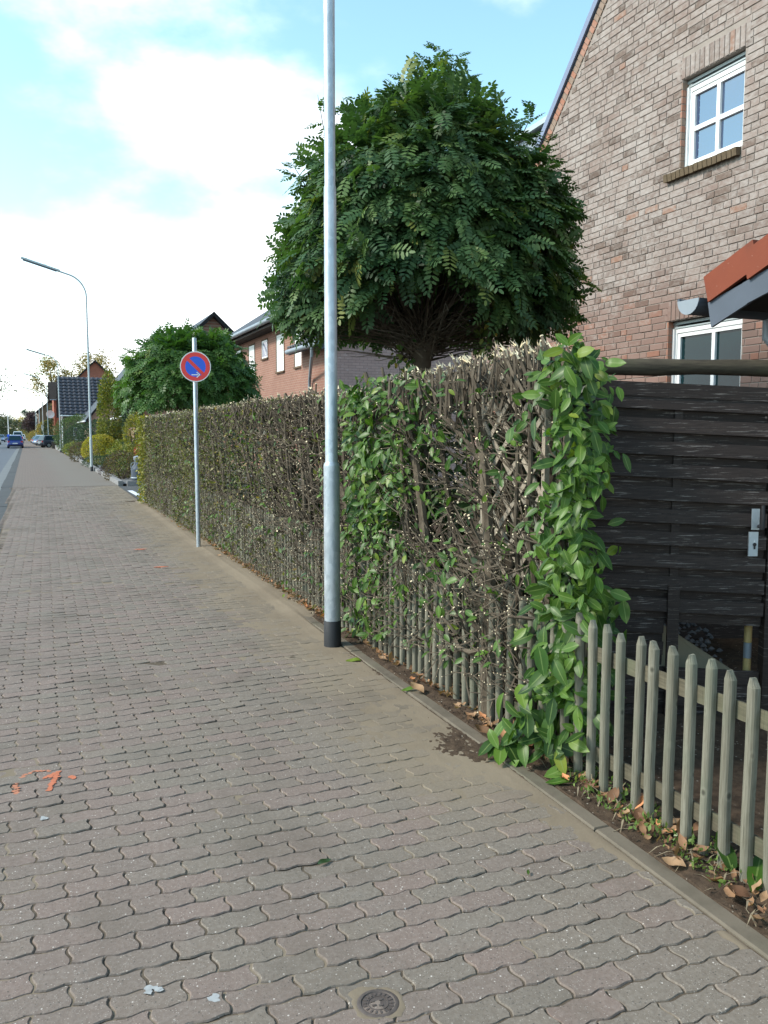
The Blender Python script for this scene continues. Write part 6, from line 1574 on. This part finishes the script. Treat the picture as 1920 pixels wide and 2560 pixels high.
def tree(name, label, loc, h, r, zc, rz, n, leaf, mat, seed, group=None, clumps=26, spread=.30, sparse=.85, trunk_r=None):
    rr = random.Random(seed); x, y = loc; t = thing(name, label, 'tree', (x, y, 0), group); tr = trunk_r or h * .02
    m = MB(); m.tube([(x, y, -.1), (x + rr.gauss(0, .1), y, zc * .5), (x + rr.gauss(0, .2), y, zc)], [tr * 1.2, tr, tr * .6], 9); m.build('trunk', MAT['trunk'], t, True)
    cs = []; m = MB()
    for k in range(clumps):
        d = Vector((rr.gauss(0, 1), rr.gauss(0, 1), rr.gauss(.15, .9))).normalized(); q = rr.uniform(.35, .95) ** .6
        c = Vector((x + d.x * r * q, y + d.y * r * q, zc + d.z * rz * q)); cs.append((c, rr.uniform(.6, 1.25) * spread * r))
        s = Vector((x, y, zc * rr.uniform(.45, .9))); m.tube([s, s.lerp(c, .5) + Vector((0, 0, -.1 * r)), c], [tr * .45, tr * .25, tr * .06], 5)
    m.build('branches', MAT['trunk'], t)
    ci = NR.integers(0, clumps, n); off = NR.normal(size=(n, 3)) * .5; cc = np.array([tuple(c[0]) for c in cs])[ci]; rs = np.array([c[1] for c in cs])[ci]
    P = cc + off * rs[:, None] * np.array((1, 1, .8)); P[:, 2] = np.maximum(P[:, 2], .3)
    V, F = scatter(*chip_tpl(.6), P, rand_dirs(n), rand_dirs(n) + np.array((0, 0, .4)), leaf * (.6 + .8 * NR.random(n)))
    link('crown', bulk_mesh('crown', V, F, MAT[mat], rnd_for(n, 4)), t, 'stuff'); return t

def far_trees():
    tree('autumn_tree', 'tall thinning autumn tree left of the tiled roof', (5.0, 150), 15, 3.9, 10.2, 5.0, 3600, .32, 'autumn', 1, 'autumn trees behind the roofs', 34, .34)
    tree('autumn_tree', 'tall orange tinged autumn tree right behind the salmon gable', (11.0, 152), 16, 4.3, 11.2, 4.6, 3200, .32, 'autumn', 2, 'autumn trees behind the roofs', 34, .36)
    tree('copper_tree', 'dark copper leaved tree at the end of the pavement', (2.0, 250), 9, 2.6, 4.8, 2.8, 3600, .35, 'copper', 3, None, 22, .5)
    tree('dark_fir', 'dark green pointed fir behind the copper tree', (.6, 262), 10, 2.3, 4.8, 4.0, 2000, .4, 'dkgreen', 4, None, 22, .45)
    tree('street_edge_tree', 'bare branched tree reaching in at the left picture edge', (-7.6, 112), 11, 5.2, 7.4, 3.2, 6500, .28, 'farwood', 5, None, 60, .24)
    for k, (x, y, h, r, lb) in enumerate([(-13, 300, 8, 5, 'leftmost dark tree across the road'), (-9.5, 330, 9.5, 4.6, 'tallest dark tree across the road with pointed crown'), (-6.2, 345, 8.5, 4, 'rounded dark tree sloping to the street end'), (-17, 285, 7, 5, 'low dark tree at the left edge across the road')]):
        tree('roadside_tree', lb, (x, y), h, r, h * .55, h * .42, 2600, .5, 'farwood', 20 + k, 'dark trees across the road', 22, .5)
    tree('yellow_tree', 'bright yellow tree closing the street in the distance', (-2.4, 420), 10, 3.6, 5.0, 4.2, 1800, .5, 'yellow', 31, None, 18, .5)
    tree('yellow_tree', 'paler yellow tree beside the copper tree far away', (1.4, 400), 8, 3.6, 4.0, 3.2, 1800, .5, 'autumn', 32, None, 18, .5)
    n = 9000; x = -170 + 420 * NR.random(n); y = 470 + 40 * NR.random(n); z = 6.2 * NR.random(n) ** .8 * (.75 + .25 * np.sin(x * .23) + .12 * np.sin(x * .71))
    V, F = scatter(*chip_tpl(.7), np.c_[x, y, np.abs(z)], rand_dirs(n), rand_dirs(n), 1.6 + 1.2 * NR.random(n))
    o = link('far_wood', bulk_mesh('far_wood', V, F, MAT['farwood'], rnd_for(n, 4)), None, 'stuff'); o['label'] = 'low line of distant trees closing the street'; o['category'] = 'wood'
far_trees()

# ================================================================== CARS
def car(loc, yaw, label, paint, Lg=4.05, Wd=1.72, H=1.45, kind='hatch'):
    t = thing('parked_car' if kind != 'van' else 'parked_van', label, 'car' if kind != 'van' else 'van', (loc[0], loc[1], -.04), 'cars along the street')
    Rz = Matrix.Rotation(yaw, 4, 'Z')
    def put(m, name, mat, par=None, smooth=False):
        m.v = [tuple(Rz @ Vector(p)) for p in m.v]
        o = link(name, m.mesh(name, MAT[mat], smooth), par or t, world=False); return o
    hw = Wd / 2; hb = Lg / 2; zb = .92 if kind != 'van' else 1.15
    # rear is -y. lower body as a loft
    st = [(-hb, .84, .36, .66), (-hb + .06, .92, .28, zb * .88), (-hb + .28, .98, .22, zb), (-.6, 1, .20, zb + .02), (hb - 1.25, 1, .20, zb - .01), (hb - .45, .95, .22, zb - .15 if kind != 'van' else zb - .1), (hb - .08, .86, .28, zb - .30), (hb, .76, .36, .52)]
    m = MB(); n = 8
    for y, w, z0, z1 in st:
        w *= hw; c = .10
        for px, pz in ((-w + c, z0), (w - c, z0), (w, z0 + c), (w, z1 - c * 1.3), (w - c * .8, z1), (-w + c * .8, z1), (-w, z1 - c * 1.3), (-w, z0 + c)): m.v.append((px, y, pz)); m.a.append(0)
    for i in range(len(st) - 1):
        for k in range(n): m.f.append([i * n + k, i * n + (k + 1) % n, (i + 1) * n + (k + 1) % n, (i + 1) * n + k]); m.mi.append(0)
    m.f.append(list(range(n))[::-1]); m.f.append([(len(st) - 1) * n + k for k in range(n)]); m.mi += [0, 0]
    body = put(m, 'body', paint, None, True)
    yr0, yr1 = (-hb + .16, -hb + (.62 if kind == 'hatch' else .40)); yf0, yf1 = (hb - 1.15, hb - 1.95) if kind != 'van' else (hb - .75, hb - 1.35)
    wb, wt = hw * .93, hw * .76; B = [(-wb, yr0, zb - .02), (wb, yr0, zb - .02), (wb, yf0, zb - .03), (-wb, yf0, zb - .03)]; T = [(-wt, yr1, H), (wt, yr1, H), (wt, yf1, H), (-wt, yf1, H)]
    m = MB(); m.add(B + T, [(i, (i + 1) % 4, 4 + (i + 1) % 4, 4 + i) for i in range(4)] + [(4, 5, 6, 7)]); put(m, 'cabin', paint)
    m = MB(); c = [Vector(p) for p in T]; mid = sum(c, Vector()) / 4; m.add([p for p in c] + [mid + (p - mid) * .86 + Vector((0, 0, .045)) for p in c], [(i, (i + 1) % 4, 4 + (i + 1) % 4, 4 + i) for i in range(4)] + [(4, 5, 6, 7)]); put(m, 'roof', paint, None, True)
    for nm, i in (('rear_window', 0), ('side_window', 1), ('windscreen', 2), ('side_window', 3)):
        q = [Vector(B[i]), Vector(B[(i + 1) % 4]), Vector(T[(i + 1) % 4]), Vector(T[i])]; ce = sum(q, Vector()) / 4; nf = (q[1] - q[0]).cross(q[3] - q[0]).normalized()
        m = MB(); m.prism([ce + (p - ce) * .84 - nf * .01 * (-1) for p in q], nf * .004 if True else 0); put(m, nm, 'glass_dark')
        if i in (1, 3):
            a = ce + (q[0] + q[1] - 2 * ce) * .44; b = ce + (q[2] + q[3] - 2 * ce) * .44; m = MB(); m.beam(a + nf * .018, b + nf * .018, .05, .01, nf); put(m, 'pillar', 'black')
    for sx in (-1, 1):
        for y in (-hb + .78, hb - .80):
            m = MB(); m.lathe([(.17, -.10), (.29, -.095), (.31, -.06), (.31, .06), (.29, .095), (.17, .10)], (0, 0, 0), 18); rt = Matrix.Rotation(rad(90), 3, 'Y'); m.v = [tuple(rt @ Vector(p) + Vector((sx * (hw - .10), y, .31))) for p in m.v]; w = put(m, 'wheel', 'tyre')
            m = MB(); m.lathe([(.0, -.108), (.19, -.104), (.19, .104), (.0, .108)], (0, 0, 0), 14); m.v = [tuple(rt @ Vector(p) + Vector((sx * (hw - .10), y, .31))) for p in m.v]; o = put(m, 'rim', 'rim', w)
        m = MB(); m.box((sx * (hw - .17), -hb + .07, zb * .82), (.22, .10, .20 if kind != 'van' else .4)); put(m, 'tail_light', 'tail')
        m = MB(); m.box((sx * (hw - .26), hb - .09, .60), (.34, .14, .14)); put(m, 'headlight', 'headl')
        m = MB(); m.box((sx * (hw + .07), hb - 1.45, zb + .05), (.16, .10, .12)); put(m, 'mirror', paint)
    for y, s in ((-hb - .006, -1), (hb + .006, 1)):
        m = MB(); m.box((0, y, .57 if s < 0 else .40), (.52, .012, .11)); put(m, 'number_plate', 'swhite')
        m = MB(); m.box((0, y - s * .04, .36), (Wd * .86, .10, .12)); put(m, 'bumper', 'black')
    return t
def cars():
    car((-1.22, 107), 0, 'blue hatchback parked by the kerb, seen from behind', 'car_blue')
    car((-1.30, 116), 0, 'pale car parked right in front of the blue hatchback', 'car_silver', H=1.50)
    car((-1.45, 168), 0, 'white van parked beyond the blue hatchback', 'car_whitecar', Lg=4.9, Wd=1.85, H=2.05, kind='van')
    car((-1.10, 232), 0, 'farthest white car on the right side of the road', 'car_whitecar', H=1.5)
    car((-4.9, 190), math.pi, 'dark car with pale bonnet coming on the left lane', 'car_steelblue')
    car((-4.4, 245), math.pi, 'small dark car farther back on the left lane', 'car_darkcar')
    car((-4.62, 146), math.pi, 'cream coloured car cut off by the left picture edge', 'car_cream')
    car((3.45, 108.5), rad(-68), 'dark estate car in the driveway behind the low brick wall', 'car_darkcar', Lg=4.5, H=1.45, kind='wagon')
    car((2.95, 127), rad(-60), 'blue grey car in the next driveway', 'car_steelblue', Lg=4.3)
    car((2.75, 138), rad(-64), 'blackish car nearest the refuse bin', 'car_darkcar', Lg=4.2)
cars()

def far_signs():
    t = thing('priority_sign', 'yellow and white diamond priority sign on a thin pole', 'traffic sign', (1.75, 160, 0)); m = MB(); m.lathe([(.05, -.1), (.05, 4.6)], (1.75, 160, 0), 8); m.build('post', MAT['lampgrey'], t)
    for r, w, mt, nm in ((.36, 0, 'swhite', 'plate'), (.25, .006, 'syellow', 'yellow_field')):
        m = MB(); m.prism([(1.75 + r * a, 159.93 - w, 2.35 + r * b) for a, b in ((1, 0), (0, 1), (-1, 0), (0, -1))], (0, .005, 0)); m.build(nm, MAT[mt], t)
    t = thing('white_sign', 'small white sign board on a pole behind the plain pole', 'sign', (2.25, 132, 0)); m = MB(); m.lathe([(.035, -.1), (.035, 2.9)], (2.25, 132, 0), 8); m.build('post', MAT['lampgrey'], t); m = MB(); m.bbox(2.02, 2.42, 131.93, 131.95, 2.35, 2.9); m.build('board', MAT['swhite'], t); m = MB(); m.lathe([(.0, 0), (.17, 0), (.17, .02), (0, .02)], (0, 0, 0), 18); m.v = [(p[0] + 2.25, 131.93 - p[2], p[1] + 2.15) for p in m.v]; m.build('round_plate', MAT['swhite'], t)
    x, y = -3.65, 205; t = thing('island_post', 'tall pale post on the traffic island with a blue round sign', 'sign post', (x, y, 0)); m = MB(); m.lathe([(.11, -.1), (.09, 3), (.07, 9.4)], (x, y, 0), 10); m.build('post', MAT['swhite'], t)
    m = MB(); m.lathe([(0, 0), (.34, 0), (.34, .02), (0, .02)], (0, 0, 0), 20); m.v = [(p[0] + x, y - .14 - p[2], p[1] + 1.2) for p in m.v]; m.build('sign_disc', MAT['sblue'], t)
    for s in (-1, 1): m = MB(); m.tube([(x, y, 9.3), (x + s * .6, y, 9.55), (x + s * 1.5, y, 9.6)], .05, 6); m.build('arm', MAT['lampgrey'], t)
    m = MB(); m.bbox(x - .8, x + .8, y - 3, y + 5, -.05, .10); o = m.build('traffic_island', MAT['gutter']); o['kind'] = 'structure'
far_signs()
